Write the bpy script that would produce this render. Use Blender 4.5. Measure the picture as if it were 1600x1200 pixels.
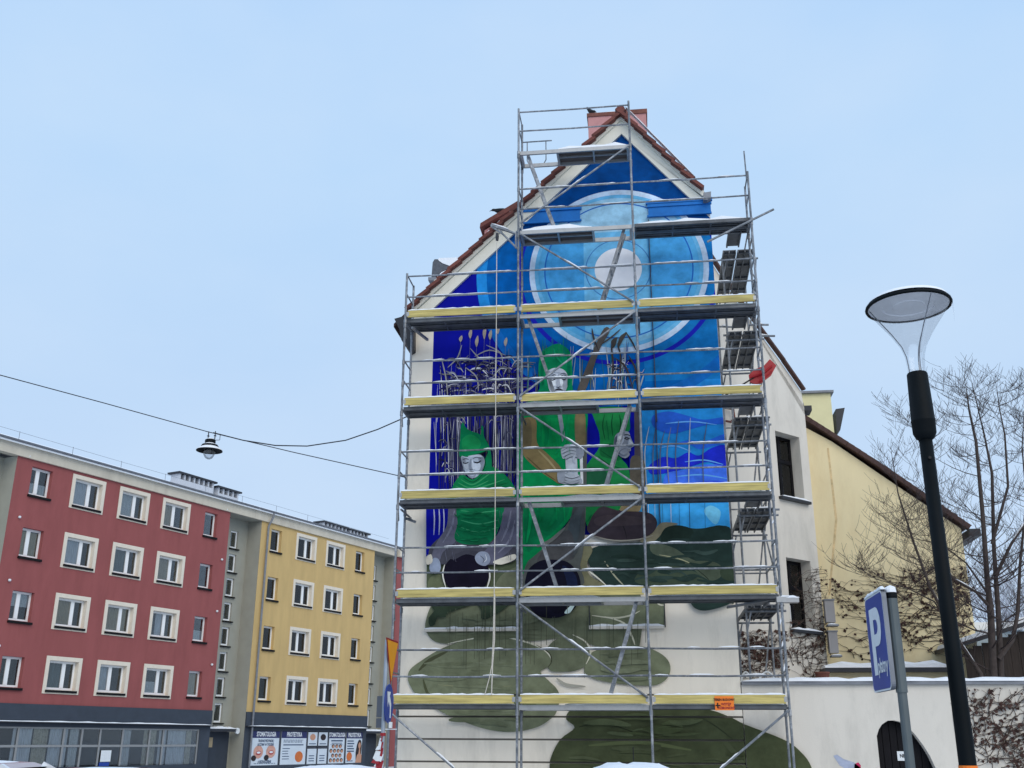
import bpy, bmesh, math, random
from mathutils import Vector, Matrix
random.seed(7)
sc = bpy.context.scene
for o in list(bpy.data.objects): bpy.data.objects.remove(o)
COL = sc.collection

# ------------------------------------------------------------------ camera
FPX, PIT, ROL, YAW, EYE = 1621.6525, 0.3303, 0.0046, -0.1309, 1.7
cF = Vector((math.sin(YAW)*math.cos(PIT), math.cos(YAW)*math.cos(PIT), math.sin(PIT)))
cR0 = Vector((math.cos(YAW), -math.sin(YAW), 0)); cU0 = cR0.cross(cF)
cR = math.cos(ROL)*cR0 + math.sin(ROL)*cU0
cU = -math.sin(ROL)*cR0 + math.cos(ROL)*cU0
cam = bpy.data.objects.new('camera', bpy.data.cameras.new('camera'))
COL.objects.link(cam); sc.camera = cam
cam.data.sensor_width = 36.0; cam.data.lens = 36.0*FPX/1600.0
cam.data.clip_start = 0.1; cam.data.clip_end = 3000
M = Matrix.Identity(4)
for i in range(3): M[i][0], M[i][1], M[i][2] = cR[i], cU[i], -cF[i]
M[2][3] = EYE
cam.matrix_world = M

# ------------------------------------------------------------------ sky and sun
SUN_EL, SUN_AZ = math.radians(35), math.radians(152)     # azimuth clockwise from +Y
w = bpy.data.worlds.new('World'); sc.world = w; w.use_nodes = True
nt = w.node_tree; nt.nodes.clear()
out = nt.nodes.new('ShaderNodeOutputWorld'); bg = nt.nodes.new('ShaderNodeBackground')
sky = nt.nodes.new('ShaderNodeTexSky'); sky.sky_type = 'NISHITA'; sky.sun_disc = False
sky.sun_elevation = SUN_EL; sky.sun_rotation = SUN_AZ; sky.air_density = 1.0; sky.dust_density = 2.0
tc = nt.nodes.new('ShaderNodeTexCoord'); sep = nt.nodes.new('ShaderNodeSeparateXYZ')
nt.links.new(tc.outputs['Generated'], sep.inputs[0])
ramp = nt.nodes.new('ShaderNodeValToRGB')                # high thin overcast: paler towards the horizon
er = ramp.color_ramp.elements
er[0].position = 0.0; er[0].color = (6.2, 7.6, 9.4, 1)
er[1].position = 0.85; er[1].color = (4.75, 7.2, 10.9, 1)
e = ramp.color_ramp.elements.new(0.18); e.color = (5.85, 7.6, 10.1, 1)
e = ramp.color_ramp.elements.new(0.50); e.color = (5.3, 7.7, 10.7, 1)
nt.links.new(sep.outputs['Z'], ramp.inputs[0])
cn = nt.nodes.new('ShaderNodeTexNoise'); cn.inputs['Scale'].default_value = 2.4; cn.inputs['Detail'].default_value = 5
cn.inputs['Roughness'].default_value = 0.5
mp = nt.nodes.new('ShaderNodeMapping'); mp.inputs['Scale'].default_value = (1, 1, 2.0)
nt.links.new(tc.outputs['Generated'], mp.inputs[0]); nt.links.new(mp.outputs[0], cn.inputs[0])
cr = nt.nodes.new('ShaderNodeValToRGB'); cr.color_ramp.elements[0].position = 0.36; cr.color_ramp.elements[1].position = 0.75
nt.links.new(cn.outputs['Fac'], cr.inputs[0])
mul = nt.nodes.new('ShaderNodeMath'); mul.operation = 'MULTIPLY'; mul.inputs[1].default_value = 0.55
nt.links.new(cr.outputs[0], mul.inputs[0])
mixc = nt.nodes.new('ShaderNodeMixRGB'); mixc.inputs[2].default_value = (7.3, 8.85, 10.7, 1)
nt.links.new(mul.outputs[0], mixc.inputs[0]); nt.links.new(ramp.outputs[0], mixc.inputs[1])
mix = nt.nodes.new('ShaderNodeMixRGB'); mix.inputs[0].default_value = 0.93
nt.links.new(sky.outputs[0], mix.inputs[1]); nt.links.new(mixc.outputs[0], mix.inputs[2])
nt.links.new(mix.outputs[0], bg.inputs[0]); bg.inputs[1].default_value = 0.095
nt.links.new(bg.outputs[0], out.inputs[0])
sl = bpy.data.lights.new('sun', 'SUN'); sl.energy = 1.5; sl.angle = math.radians(50); sl.color = (1, 0.88, 0.70)
so = bpy.data.objects.new('sun', sl); COL.objects.link(so)
sd = Vector((math.sin(SUN_AZ)*math.cos(SUN_EL), math.cos(SUN_AZ)*math.cos(SUN_EL), math.sin(SUN_EL)))
so.rotation_euler = sd.to_track_quat('Z', 'Y').to_euler(); so.location = (0, -10, 40)
sc.view_settings.view_transform = 'Standard'; sc.view_settings.look = 'None'
sc.view_settings.exposure = 0.0; sc.view_settings.gamma = 1.0; sc.view_settings.use_curve_mapping = False
sc.render.engine = 'CYCLES'; sc.cycles.max_bounces = 6; sc.cycles.transparent_max_bounces = 12

# ------------------------------------------------------------------ survey helpers: sight a bearing, meet a plane
def ray(px, py): return cF*FPX + cR*(px-800) - cU*(py-600)
CAM = Vector((0, 0, EYE))
def atY(px, py, Y): d = ray(px, py); return CAM + d*(Y/d.y)
def atZ(px, py, z): d = ray(px, py); return CAM + d*((z-EYE)/d.z)
def on_plane(px, py, P0, n): d = ray(px, py); return CAM + d*(((P0-CAM).dot(n))/d.dot(n))

# ------------------------------------------------------------------ materials
def lin(c): c /= 255.0; return c/12.92 if c <= 0.04045 else ((c+0.055)/1.055)**2.4
def L3(rgb): return (lin(rgb[0]), lin(rgb[1]), lin(rgb[2]), 1)
MATS = {}
def mat(name, rgb, rough=0.8, metal=0.0, var=0.12, scale=3.0, bump=0.0, bscale=40.0, dirt=None, dirt_amt=0.0, dscale=1.2, stretch=(1, 1, 1), spec=0.4, attr=False, coat=0.0, rnd=0.0):
    if name in MATS: return MATS[name]
    m = bpy.data.materials.new(name); m.use_nodes = True; t = m.node_tree; b = t.nodes['Principled BSDF']
    b.inputs['Roughness'].default_value = rough; b.inputs['Metallic'].default_value = metal
    b.inputs['Specular IOR Level'].default_value = spec
    if coat: b.inputs['Coat Weight'].default_value = coat
    tcn = t.nodes.new('ShaderNodeTexCoord'); mpn = t.nodes.new('ShaderNodeMapping'); mpn.inputs['Scale'].default_value = stretch
    t.links.new(tcn.outputs['Object'], mpn.inputs[0])
    n = t.nodes.new('ShaderNodeTexNoise'); n.inputs['Scale'].default_value = scale; n.inputs['Detail'].default_value = 6; n.inputs['Roughness'].default_value = 0.6
    t.links.new(mpn.outputs[0], n.inputs[0])
    mr = t.nodes.new('ShaderNodeMapRange'); mr.inputs[1].default_value = 0.3; mr.inputs[2].default_value = 0.7
    mr.inputs[3].default_value = 1-var; mr.inputs[4].default_value = 1+var*0.7
    t.links.new(n.outputs['Fac'], mr.inputs[0])
    mx = t.nodes.new('ShaderNodeMixRGB'); mx.blend_type = 'MULTIPLY'; mx.inputs[0].default_value = 1
    if attr:
        a = t.nodes.new('ShaderNodeAttribute'); a.attribute_name = 'paint'; t.links.new(a.outputs['Color'], mx.inputs[1])
    else: mx.inputs[1].default_value = L3(rgb)
    t.links.new(mr.outputs[0], mx.inputs[2]); last = mx.outputs[0]
    if dirt:
        n2 = t.nodes.new('ShaderNodeTexNoise'); n2.inputs['Scale'].default_value = dscale; n2.inputs['Detail'].default_value = 8; n2.inputs['Roughness'].default_value = 0.7
        t.links.new(mpn.outputs[0], n2.inputs[0])
        r2 = t.nodes.new('ShaderNodeMapRange'); r2.inputs[1].default_value = 0.5; r2.inputs[2].default_value = 0.75; r2.inputs[4].default_value = dirt_amt
        t.links.new(n2.outputs['Fac'], r2.inputs[0])
        m2 = t.nodes.new('ShaderNodeMixRGB'); m2.inputs[2].default_value = L3(dirt)
        t.links.new(r2.outputs[0], m2.inputs[0]); t.links.new(last, m2.inputs[1]); last = m2.outputs[0]
    if rnd:
        oi = t.nodes.new('ShaderNodeObjectInfo'); rm = t.nodes.new('ShaderNodeMapRange'); rm.inputs[3].default_value = 1-rnd; rm.inputs[4].default_value = 1+rnd*0.6
        t.links.new(oi.outputs['Random'], rm.inputs[0]); m3 = t.nodes.new('ShaderNodeMixRGB'); m3.blend_type = 'MULTIPLY'; m3.inputs[0].default_value = 1
        t.links.new(last, m3.inputs[1]); t.links.new(rm.outputs[0], m3.inputs[2]); last = m3.outputs[0]
    t.links.new(last, b.inputs['Base Color'])
    if bump:
        nb = t.nodes.new('ShaderNodeTexNoise'); nb.inputs['Scale'].default_value = bscale; nb.inputs['Detail'].default_value = 4
        t.links.new(tcn.outputs['Object'], nb.inputs[0])
        bp = t.nodes.new('ShaderNodeBump'); bp.inputs['Strength'].default_value = bump; bp.inputs['Distance'].default_value = 0.02
        t.links.new(nb.outputs['Fac'], bp.inputs['Height']); t.links.new(bp.outputs[0], b.inputs['Normal'])
    MATS[name] = m; return m
def glass(name, tint, see=0.6, rough=0.03, edge=1.0):
    m = bpy.data.materials.new(name); m.use_nodes = True; t = m.node_tree; t.nodes.clear()
    o = t.nodes.new('ShaderNodeOutputMaterial'); tr = t.nodes.new('ShaderNodeBsdfTransparent'); gl = t.nodes.new('ShaderNodeBsdfGlossy')
    tr.inputs[0].default_value = tuple(tint)+(1,); gl.inputs['Roughness'].default_value = rough
    lw = t.nodes.new('ShaderNodeLayerWeight'); lw.inputs[0].default_value = 0.25
    mr = t.nodes.new('ShaderNodeMapRange'); mr.inputs[3].default_value = 1-see; mr.inputs[4].default_value = edge
    t.links.new(lw.outputs['Fresnel'], mr.inputs[0])
    mx = t.nodes.new('ShaderNodeMixShader'); t.links.new(mr.outputs[0], mx.inputs[0])
    t.links.new(tr.outputs[0], mx.inputs[1]); t.links.new(gl.outputs[0], mx.inputs[2]); t.links.new(mx.outputs[0], o.inputs[0])
    return m
m_plaster = mat('cream_render', (238, 230, 216), 0.9, var=0.05, scale=1.2, bump=0.15, bscale=120, dirt=(172, 166, 154), dirt_amt=0.45, dscale=0.9, stretch=(1.6, 1, 0.4))
m_plaster2 = mat('grey_cream_render', (219, 213, 203), 0.9, var=0.05, scale=1.0, bump=0.2, bscale=90, dirt=(160, 156, 148), dirt_amt=0.42, dscale=1.1, stretch=(1.5, 1.5, 0.5))
m_verge = mat('ivory_board', (228, 226, 214), 0.7, var=0.04, scale=2)
m_paint = mat('mural_paint', (255, 255, 255), 0.75, var=0.30, scale=4.0, bump=0.2, bscale=90, stretch=(0.8, 1, 0.9), attr=True, spec=0.08)
m_paint2 = mat('mural_flat_paint', (255, 255, 255), 0.75, var=0.10, scale=2.5, bump=0.1, bscale=110, attr=True, spec=0.08)
m_snow = mat('snow', (238, 241, 246), 0.85, var=0.03, scale=6, bump=0.35, bscale=18, spec=0.2)
m_steel = mat('galvanised_tube', (128, 133, 140), 0.5, 0.45, var=0.4, scale=5, dirt=(216, 216, 218), dirt_amt=0.7, dscale=9, rnd=0.22)
m_steel_d = mat('galvanised_plank', (104, 108, 114), 0.6, 0.35, var=0.3, scale=4, dirt=(60, 62, 66), dirt_amt=0.6, dscale=3, rnd=0.2)
m_alu = mat('aluminium_beam', (170, 172, 174), 0.45, 0.5, var=0.2, scale=6, dirt=(120, 110, 105), dirt_amt=0.5, dscale=6)
m_ply = mat('deck_plywood', (92, 80, 74), 0.75, var=0.3, scale=6, stretch=(0.4, 3, 3), dirt=(150, 145, 140), dirt_amt=0.3, dscale=4)
m_wood = mat('yellow_toe_board', (198, 182, 114), 0.75, var=0.38, scale=3.5, stretch=(0.4, 5, 8), dirt=(118, 98, 52), dirt_amt=0.75, dscale=2.6, bump=0.15, rnd=0.14)
m_tile = mat('red_brown_tile', (112, 62, 54), 0.75, var=0.35, scale=7, bump=0.3, dirt=(70, 45, 42), dirt_amt=0.5, dscale=4, rnd=0.25)
m_tile_d = mat('dark_brown_tile', (82, 60, 56), 0.8, var=0.3, scale=7, bump=0.3)
m_pink = mat('pink_render', (196, 142, 140), 0.9, var=0.1, scale=3, dirt=(130, 90, 90), dirt_amt=0.4)
m_cap = mat('chimney_cap', (120, 76, 66), 0.85, var=0.3, scale=5)
m_dark = mat('dark_metal', (52, 54, 60), 0.5, 0.3, var=0.2)
m_zinc = mat('grey_zinc', (128, 132, 140), 0.55, 0.3, var=0.2, scale=5)
m_red = mat('red_render', (150, 84, 83), 0.95, var=0.10, scale=1.2, bump=0.15, bscale=60, dirt=(126, 68, 66), dirt_amt=0.45, dscale=0.7, stretch=(1.5, 1, 0.35))
m_yel = mat('ochre_render', (201, 171, 116), 0.95, var=0.10, scale=1.2, bump=0.15, bscale=60, dirt=(190, 160, 108), dirt_amt=0.45, dscale=0.7, stretch=(1.5, 1, 0.35))
m_gry = mat('grey_render', (160, 160, 150), 0.95, var=0.07, scale=1.4, bump=0.15, bscale=60)
m_cream = mat('cream_trim', (224, 214, 198), 0.9, var=0.05, scale=2, dirt=(176, 168, 154), dirt_amt=0.35, dscale=0.8)
m_anth = mat('anthracite_fascia', (58, 66, 78), 0.8, var=0.12, scale=2)
m_white = mat('white_frame', (240, 241, 242), 0.45, var=0.03)
m_room = mat('dark_room', (20, 20, 24), 0.9, var=0.3, scale=0.7)
m_glass = glass('window_glass', (0.80, 0.84, 0.86), 0.96)
m_sheer = mat('sheer_curtain', (214, 216, 224), 0.9, var=0.25, scale=6, stretch=(5, 5, 0.4))
m_beige = mat('beige_blind', (176, 160, 132), 0.9, var=0.15, scale=3)
m_greenc = mat('green_grey_drape', (110, 122, 122), 0.9, var=0.3, scale=5, stretch=(6, 6, 0.3))
m_lace = mat('lace_curtain', (206, 208, 212), 0.9, var=0.3, scale=22)
m_floral = mat('floral_column', (190, 182, 164), 0.9, var=0.1, dirt=(96, 84, 64), dirt_amt=0.9, dscale=9)
m_sill = mat('dark_sill', (24, 22, 24), 0.6, var=0.15, spec=0.15)
m_bkwin = mat('dark_window_frame', (18, 17, 22), 0.6, var=0.3, scale=4, spec=0.15)
m_ystone = mat('yellow_house_render', (240, 224, 182), 0.95, var=0.07, scale=1.1, bump=0.2, bscale=70, dirt=(204, 176, 128), dirt_amt=0.4, dscale=0.7, stretch=(1.6, 1.6, 0.5))
m_pale = mat('pale_yellow_render', (226, 218, 172), 0.95, var=0.05)
m_bark = mat('bark', (72, 63, 60), 0.9, var=0.35, scale=9, bump=0.3)
m_twig = mat('twig', (72, 62, 62), 0.9, var=0.3, scale=9)
m_frost = mat('frosted_twig', (176, 180, 194), 0.9, var=0.25, scale=2)
m_vine = mat('vine_stem', (78, 64, 56), 0.9, var=0.3, scale=12)
m_leaf = mat('withered_leaf', (72, 50, 44), 0.85, var=0.5, scale=14)
m_lamp = mat('green_black_paint', (12, 18, 22), 0.6, 0.0, var=0.25, scale=3, spec=0.12)
m_blue = mat('sign_blue', (24, 60, 150), 0.4, var=0.1)
m_amber = mat('sign_amber', (238, 160, 30), 0.45, var=0.05)
m_signred = mat('sign_red', (150, 30, 40), 0.45, var=0.1)
m_signw = mat('sign_white', (225, 230, 234), 0.5, var=0.08, scale=20)
m_signb = mat('sign_back', (92, 96, 106), 0.5, 0.3, var=0.1)
m_orange = mat('orange_board', (242, 128, 40), 0.6, var=0.1)
m_black = mat('black_print', (28, 26, 28), 0.7, var=0.1)
m_shovel = mat('red_plastic', (168, 24, 34), 0.4, var=0.2)
m_crow = mat('crow_feathers', (24, 24, 30), 0.6, var=0.3)
m_rope = mat('rope', (206, 200, 190), 0.9, var=0.2, scale=30)
m_cable = mat('cable', (40, 44, 52), 0.7, var=0.1)
m_ground = mat('snowy_ground', (214, 217, 222), 0.9, var=0.15, scale=0.8, bump=0.4, bscale=5, dirt=(120, 118, 118), dirt_amt=0.5, dscale=0.35)
m_road = mat('wet_asphalt', (112, 114, 118), 0.6, var=0.3, scale=2, dirt=(200, 202, 206), dirt_amt=0.7, dscale=0.6)
m_kerb = mat('kerb_stone', (150, 150, 148), 0.9, var=0.2)
m_carw = mat('white_car_paint', (222, 226, 232), 0.25, var=0.02, coat=0.6)
m_card = mat('maroon_car_paint', (70, 38, 46), 0.25, var=0.05, coat=0.6)
m_cars = mat('silver_blue_car_paint', (128, 140, 160), 0.28, 0.4, var=0.05, coat=0.6)
m_cglass = mat('car_glass', (22, 26, 32), 0.08, var=0.1, spec=0.6)
m_rub = mat('rubber', (24, 24, 25), 0.8, var=0.2)
m_lampglass = glass('clear_lamp_glass', (0.982, 0.985, 0.992), 0.965, 0.10, 0.32)
m_lampin = mat('lamp_reflector', (240, 240, 242), 0.6, 0.0, var=0.1)
m_shed = mat('shed_boards', (58, 50, 46), 0.9, var=0.4, scale=4, stretch=(6, 6, 0.5))
m_skin = mat('printed_skin', (196, 146, 120), 0.6, var=0.1)
m_hair = mat('printed_hair', (40, 28, 28), 0.6, var=0.2)
m_navy = mat('poster_navy', (34, 40, 92), 0.5, var=0.1)
m_post = mat('poster_paper', (206, 216, 226), 0.5, var=0.06, scale=1.5)
m_teal = mat('poster_print', (60, 80, 110), 0.6, var=0.2)
m_orsp = mat('orange_spot', (206, 110, 50), 0.5, var=0.15)
m_joint = mat('recess_line', (120, 116, 110), 0.8, var=0.2)
m_magenta = mat('magenta_spray', (190, 40, 90), 0.8, var=0.2)
m_bluespray = mat('blue_grey_spray', (168, 176, 198), 0.9, var=0.2, scale=8)
m_copper = mat('brown_pipe', (110, 60, 50), 0.5, 0.3, var=0.3)

# ------------------------------------------------------------------ mesh helpers
class MB:
    def __init__(s): s.v = []; s.f = []; s.mi = []; s.col = []
    def add(s, vs, fs, mi=0, col=None):
        k = len(s.v); s.v += [tuple(p) for p in vs]
        for f in fs: s.f.append(tuple(i+k for i in f)); s.mi.append(mi); s.col.append(col)
    def box(s, a, b, mi=0):
        (x0, y0, z0), (x1, y1, z1) = a, b
        vs = [(x0,y0,z0),(x1,y0,z0),(x1,y1,z0),(x0,y1,z0),(x0,y0,z1),(x1,y0,z1),(x1,y1,z1),(x0,y1,z1)]
        s.add(vs, [(0,3,2,1),(4,5,6,7),(0,1,5,4),(1,2,6,5),(2,3,7,6),(3,0,4,7)], mi)
    def obox(s, p, q, w, h, up=Vector((0,0,1)), mi=0):
        p, q = Vector(p), Vector(q); d = (q-p).normalized(); sd_ = d.cross(up)
        if sd_.length < 1e-4: sd_ = d.cross(Vector((1,0,0)))
        sd_.normalize(); u = sd_.cross(d).normalized()
        c = []
        for e_ in (p, q):
            for a_, b_ in ((-1,-1),(1,-1),(1,1),(-1,1)): c.append(e_ + sd_*a_*w/2 + u*b_*h/2)
        s.add(c, [(3,2,1,0),(4,5,6,7),(0,1,5,4),(1,2,6,5),(2,3,7,6),(3,0,4,7)], mi)
    def tube(s, pts, r, n=8, mi=0, cap=True):
        pts = [Vector(p) for p in pts]; rs = r if isinstance(r, (list, tuple)) else [r]*len(pts)
        base = len(s.v); ref = None
        for i, p in enumerate(pts):
            d = (pts[min(i+1, len(pts)-1)] - pts[max(i-1, 0)])
            if d.length < 1e-9: d = Vector((0,0,1))
            d.normalize()
            if ref is None: ref = d.cross(Vector((0.31,0.17,0.93)) if abs(d.z) < 0.9 else Vector((1,0.2,0)))
            ref = (ref - d*ref.dot(d));
            if ref.length < 1e-6: ref = d.cross(Vector((1,0.3,0.2)))
            ref.normalize(); b = d.cross(ref)
            for k in range(n):
                a = 2*math.pi*k/n; s.v.append(tuple(p + (ref*math.cos(a)+b*math.sin(a))*rs[i]))
        for i in range(len(pts)-1):
            for k in range(n):
                k2 = (k+1) % n; s.f.append((base+i*n+k, base+i*n+k2, base+(i+1)*n+k2, base+(i+1)*n+k)); s.mi.append(mi); s.col.append(None)
        if cap and n > 2:
            s.f.append(tuple(base+k for k in range(n))[::-1]); s.mi.append(mi); s.col.append(None)
            s.f.append(tuple(base+(len(pts)-1)*n+k for k in range(n))); s.mi.append(mi); s.col.append(None)
    def lathe(s, prof, n=28, c=(0,0,0), mi=0, cap=False):
        base = len(s.v)
        for (r, z) in prof:
            for k in range(n):
                a = 2*math.pi*k/n; s.v.append((c[0]+r*math.cos(a), c[1]+r*math.sin(a), c[2]+z))
        for i in range(len(prof)-1):
            for k in range(n):
                k2 = (k+1) % n; s.f.append((base+i*n+k, base+i*n+k2, base+(i+1)*n+k2, base+(i+1)*n+k)); s.mi.append(mi); s.col.append(None)
        if cap:
            s.f.append(tuple(base+k for k in range(n))[::-1]); s.mi.append(mi); s.col.append(None)
            s.f.append(tuple(base+(len(prof)-1)*n+k for k in range(n))); s.mi.append(mi); s.col.append(None)
    def prism(s, poly, d, mi=0):                          # polygon (3D points) pushed along vector d
        n = len(poly); poly = [Vector(p) for p in poly]; d = Vector(d)
        s.add(poly+[p+d for p in poly], [tuple(range(n)), tuple(range(2*n-1, n-1, -1))] + [(i, i+n, (i+1) % n+n, (i+1) % n) for i in range(n)], mi)
    def mesh(s, name, mats, smooth=False, recalc=True):
        me = bpy.data.meshes.new(name); me.from_pydata(s.v, [], s.f)
        for m in (mats if isinstance(mats, (list, tuple)) else [mats]): me.materials.append(m)
        me.polygons.foreach_set('material_index', s.mi)
        if any(c is not None for c in s.col):
            ca = me.color_attributes.new('paint', 'FLOAT_COLOR', 'CORNER'); i = 0; flat = []
            for f, c in zip(s.f, s.col):
                c = c or (1, 1, 1, 1); flat += list(c)*len(f)
            ca.data.foreach_set('color', flat)
        if recalc:
            b = bmesh.new(); b.from_mesh(me); bmesh.ops.recalc_face_normals(b, faces=b.faces); b.to_mesh(me); b.free()
        if smooth: me.polygons.foreach_set('use_smooth', [True]*len(me.polygons))
        return me
def tag(o, label=None, cat=None, group=None, kind=None):
    if label: o['label'] = label
    if cat: o['category'] = cat
    if group: o['group'] = group
    if kind: o['kind'] = kind
    return o
def empty(name, loc=(0,0,0), label=None, cat=None, group=None, mw=None):
    o = bpy.data.objects.new(name, None); COL.objects.link(o); o.empty_display_size = 0.3
    o.matrix_world = mw if mw is not None else Matrix.Translation(Vector(loc))
    INV[o.name] = o.matrix_world.copy()
    return tag(o, label, cat, group)
INV = {}
def obj(name, me, parent=None, mw=None, local=False, smooth=False):
    """links a mesh; its vertices are world coordinates unless local, when mw (if any) places it in its parent's frame"""
    o = bpy.data.objects.new(name, me); COL.objects.link(o)
    if parent is not None:
        o.parent = parent
        pw = INV.get(parent.name, Matrix.Identity(4))
        if local: o.matrix_basis = mw if mw is not None else Matrix.Identity(4); INV[o.name] = pw @ o.matrix_basis
        else: o.matrix_basis = pw.inverted(); INV[o.name] = Matrix.Identity(4)
    else:
        if mw is not None: o.matrix_basis = mw
        INV[o.name] = o.matrix_basis.copy()
    return o
def mk(name, mb, m, parent=None, local=False, mw=None, smooth=False, recalc=True):
    return obj(name, mb.mesh(name, m, smooth, recalc), parent, mw, local)
def T(x, y, z): return Matrix.Translation(Vector((x, y, z)))
_dg = None
def text_mesh(body, size, mats, bold=0.0, xs=1.0, align='CENTER'):
    cu = bpy.data.curves.new('txt', 'FONT'); cu.body = body; cu.size = size; cu.align_x = align; cu.align_y = 'CENTER'; cu.offset = bold; cu.resolution_u = 2
    ob = bpy.data.objects.new('txt', cu); COL.objects.link(ob)
    me = bpy.data.meshes.new_from_object(ob.evaluated_get(bpy.context.evaluated_depsgraph_get()))
    bpy.data.objects.remove(ob); me.materials.clear(); me.materials.append(mats)
    for v in me.vertices: v.co.x *= xs
    me.name = 'lettering'; return me
def snowbar(mb, p, q, w, h, seg=0.12, up=Vector((0,0,1))):
    """lumpy ridge of snow lying along p-q"""
    p, q = Vector(p), Vector(q); L = (q-p).length; n = max(3, int(L/seg)); d = (q-p).normalized(); s_ = d.cross(up).normalized()
    base = len(mb.v); hh = h
    for i in range(n+1):
        t = i/n; hh = h*random.uniform(0.55, 1.15) * (0.35 if i in (0, n) else 1); c = p + (q-p)*t; ww = w*random.uniform(0.86, 1.04)
        for a, b in ((-0.5, 0), (-0.47, 0.55), (-0.2, 1), (0.2, 0.97), (0.47, 0.55), (0.5, 0)): mb.v.append(tuple(c + s_*a*ww + up*b*hh))
    for i in range(n):
        for k in range(5):
            a = base+i*6+k; mb.f.append((a, a+1, a+7, a+6)); mb.mi.append(0); mb.col.append(None)
    for e_ in (base, base+n*6): mb.f.append(tuple(range(e_, e_+6))); mb.mi.append(0); mb.col.append(None)

# ------------------------------------------------------------------ setting: ground, road, pavement, distant wood
b = MB(); b.add([(-600,-300,0),(600,-300,0),(600,900,0),(-600,900,0)], [(0,1,2,3)]); g = mk('ground', b, m_ground); tag(g, kind='structure')
b = MB(); b.add([(-90,6,0.004),(60,6,0.004),(60,17.0,0.004),(-90,17.0,0.004)], [(0,1,2,3)])
tag(mk('road', b, m_road), kind='structure')
b = MB(); b.add([(-15,17,0.008),(-9,17,0.008),(-9,120,0.008),(-15,120,0.008)], [(0,1,2,3)])
tag(mk('side_road', b, m_road), kind='structure')
b = MB(); b.box((-8.6,17.0,0.0),(60,17.15,0.12)); b.box((-8.6,17.15,0.0),(-8.45,120,0.12))
tag(mk('kerb', b, m_kerb), kind='structure')
b = MB(); b.box((-8.45,17.15,-0.05),(60,21.42,0.10)); tag(mk('pavement', b, m_ground), kind='structure')

# ------------------------------------------------------------------ long apartment terrace on the left
AN = 0.3571; DVv = Vector((math.sin(AN), math.cos(AN), 0)); NVv = Vector((math.cos(AN), -math.sin(AN), 0)); DBL = 40.99
ML = Matrix.Identity(4)
for i in range(3): ML[i][0] = DVv[i]; ML[i][1] = -NVv[i]; ML[i][3] = -NVv[i]*DBL
def atL(px, py, off=0.0):
    d = ray(px, py); t = -(DBL-off + CAM.dot(NVv))/d.dot(NVv); P = CAM + d*t; return P.dot(DVv), P.z
def holes_wall(b, u0, u1, z0, z1, holes, y=0.0, mi=0, thick=0.35):
    us = sorted({u0, u1, *[h[0] for h in holes], *[h[1] for h in holes]}); zs = sorted({z0, z1, *[h[2] for h in holes], *[h[3] for h in holes]})
    us = [x for x in us if u0 <= x <= u1]; zs = [x for x in zs if z0 <= x <= z1]
    for i in range(len(us)-1):
        for j in range(len(zs)-1):
            cu, cz = (us[i]+us[i+1])/2, (zs[j]+zs[j+1])/2
            if any(h[0] < cu < h[1] and h[2] < cz < h[3] for h in holes): continue
            b.add([(us[i],y,zs[j]),(us[i+1],y,zs[j]),(us[i+1],y,zs[j+1]),(us[i],y,zs[j+1])], [(0,1,2,3)], mi)
    for (a, c, d, e_) in holes:
        b.add([(a,y,d),(c,y,d),(c,y,e_),(a,y,e_),(a,y+thick,d),(c,y+thick,d),(c,y+thick,e_),(a,y+thick,e_)], [(0,1,5,4),(1,2,6,5),(2,3,7,6),(3,0,4,7)], mi)
WM = {}
def win_mesh(key, fn, m):
    if key not in WM: WM[key] = fn().mesh(key[0], m)
    return WM[key]
def frame_fn(w_, h_, splits, dep, fr=0.095):
    def fn():
        b = MB(); b.box((0,dep,0),(w_,dep+0.06,fr)); b.box((0,dep,h_-fr),(w_,dep+0.06,h_)); b.box((0,dep+0.002,fr),(fr,dep+0.058,h_-fr)); b.box((w_-fr,dep+0.002,fr),(w_,dep+0.058,h_-fr))
        for s_ in splits: b.box((s_-0.095,dep-0.01,fr),(s_+0.095,dep+0.056,h_-fr))
        return b
    return fn
def curtain_fn(x0, x1, z0, z1, y):
    def fn():
        b = MB(); n = max(6, int((x1-x0)/0.05)); vs = []
        for i in range(n+1):
            x = x0+(x1-x0)*i/n; yy = y+0.025*math.sin(i*1.9)+0.012*math.sin(i*0.7)
            vs += [(x,yy,z0),(x,yy,z1)]
        b.add(vs, [(2*i,2*i+2,2*i+3,2*i+1) for i in range(n)]); return b
    return fn
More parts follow.
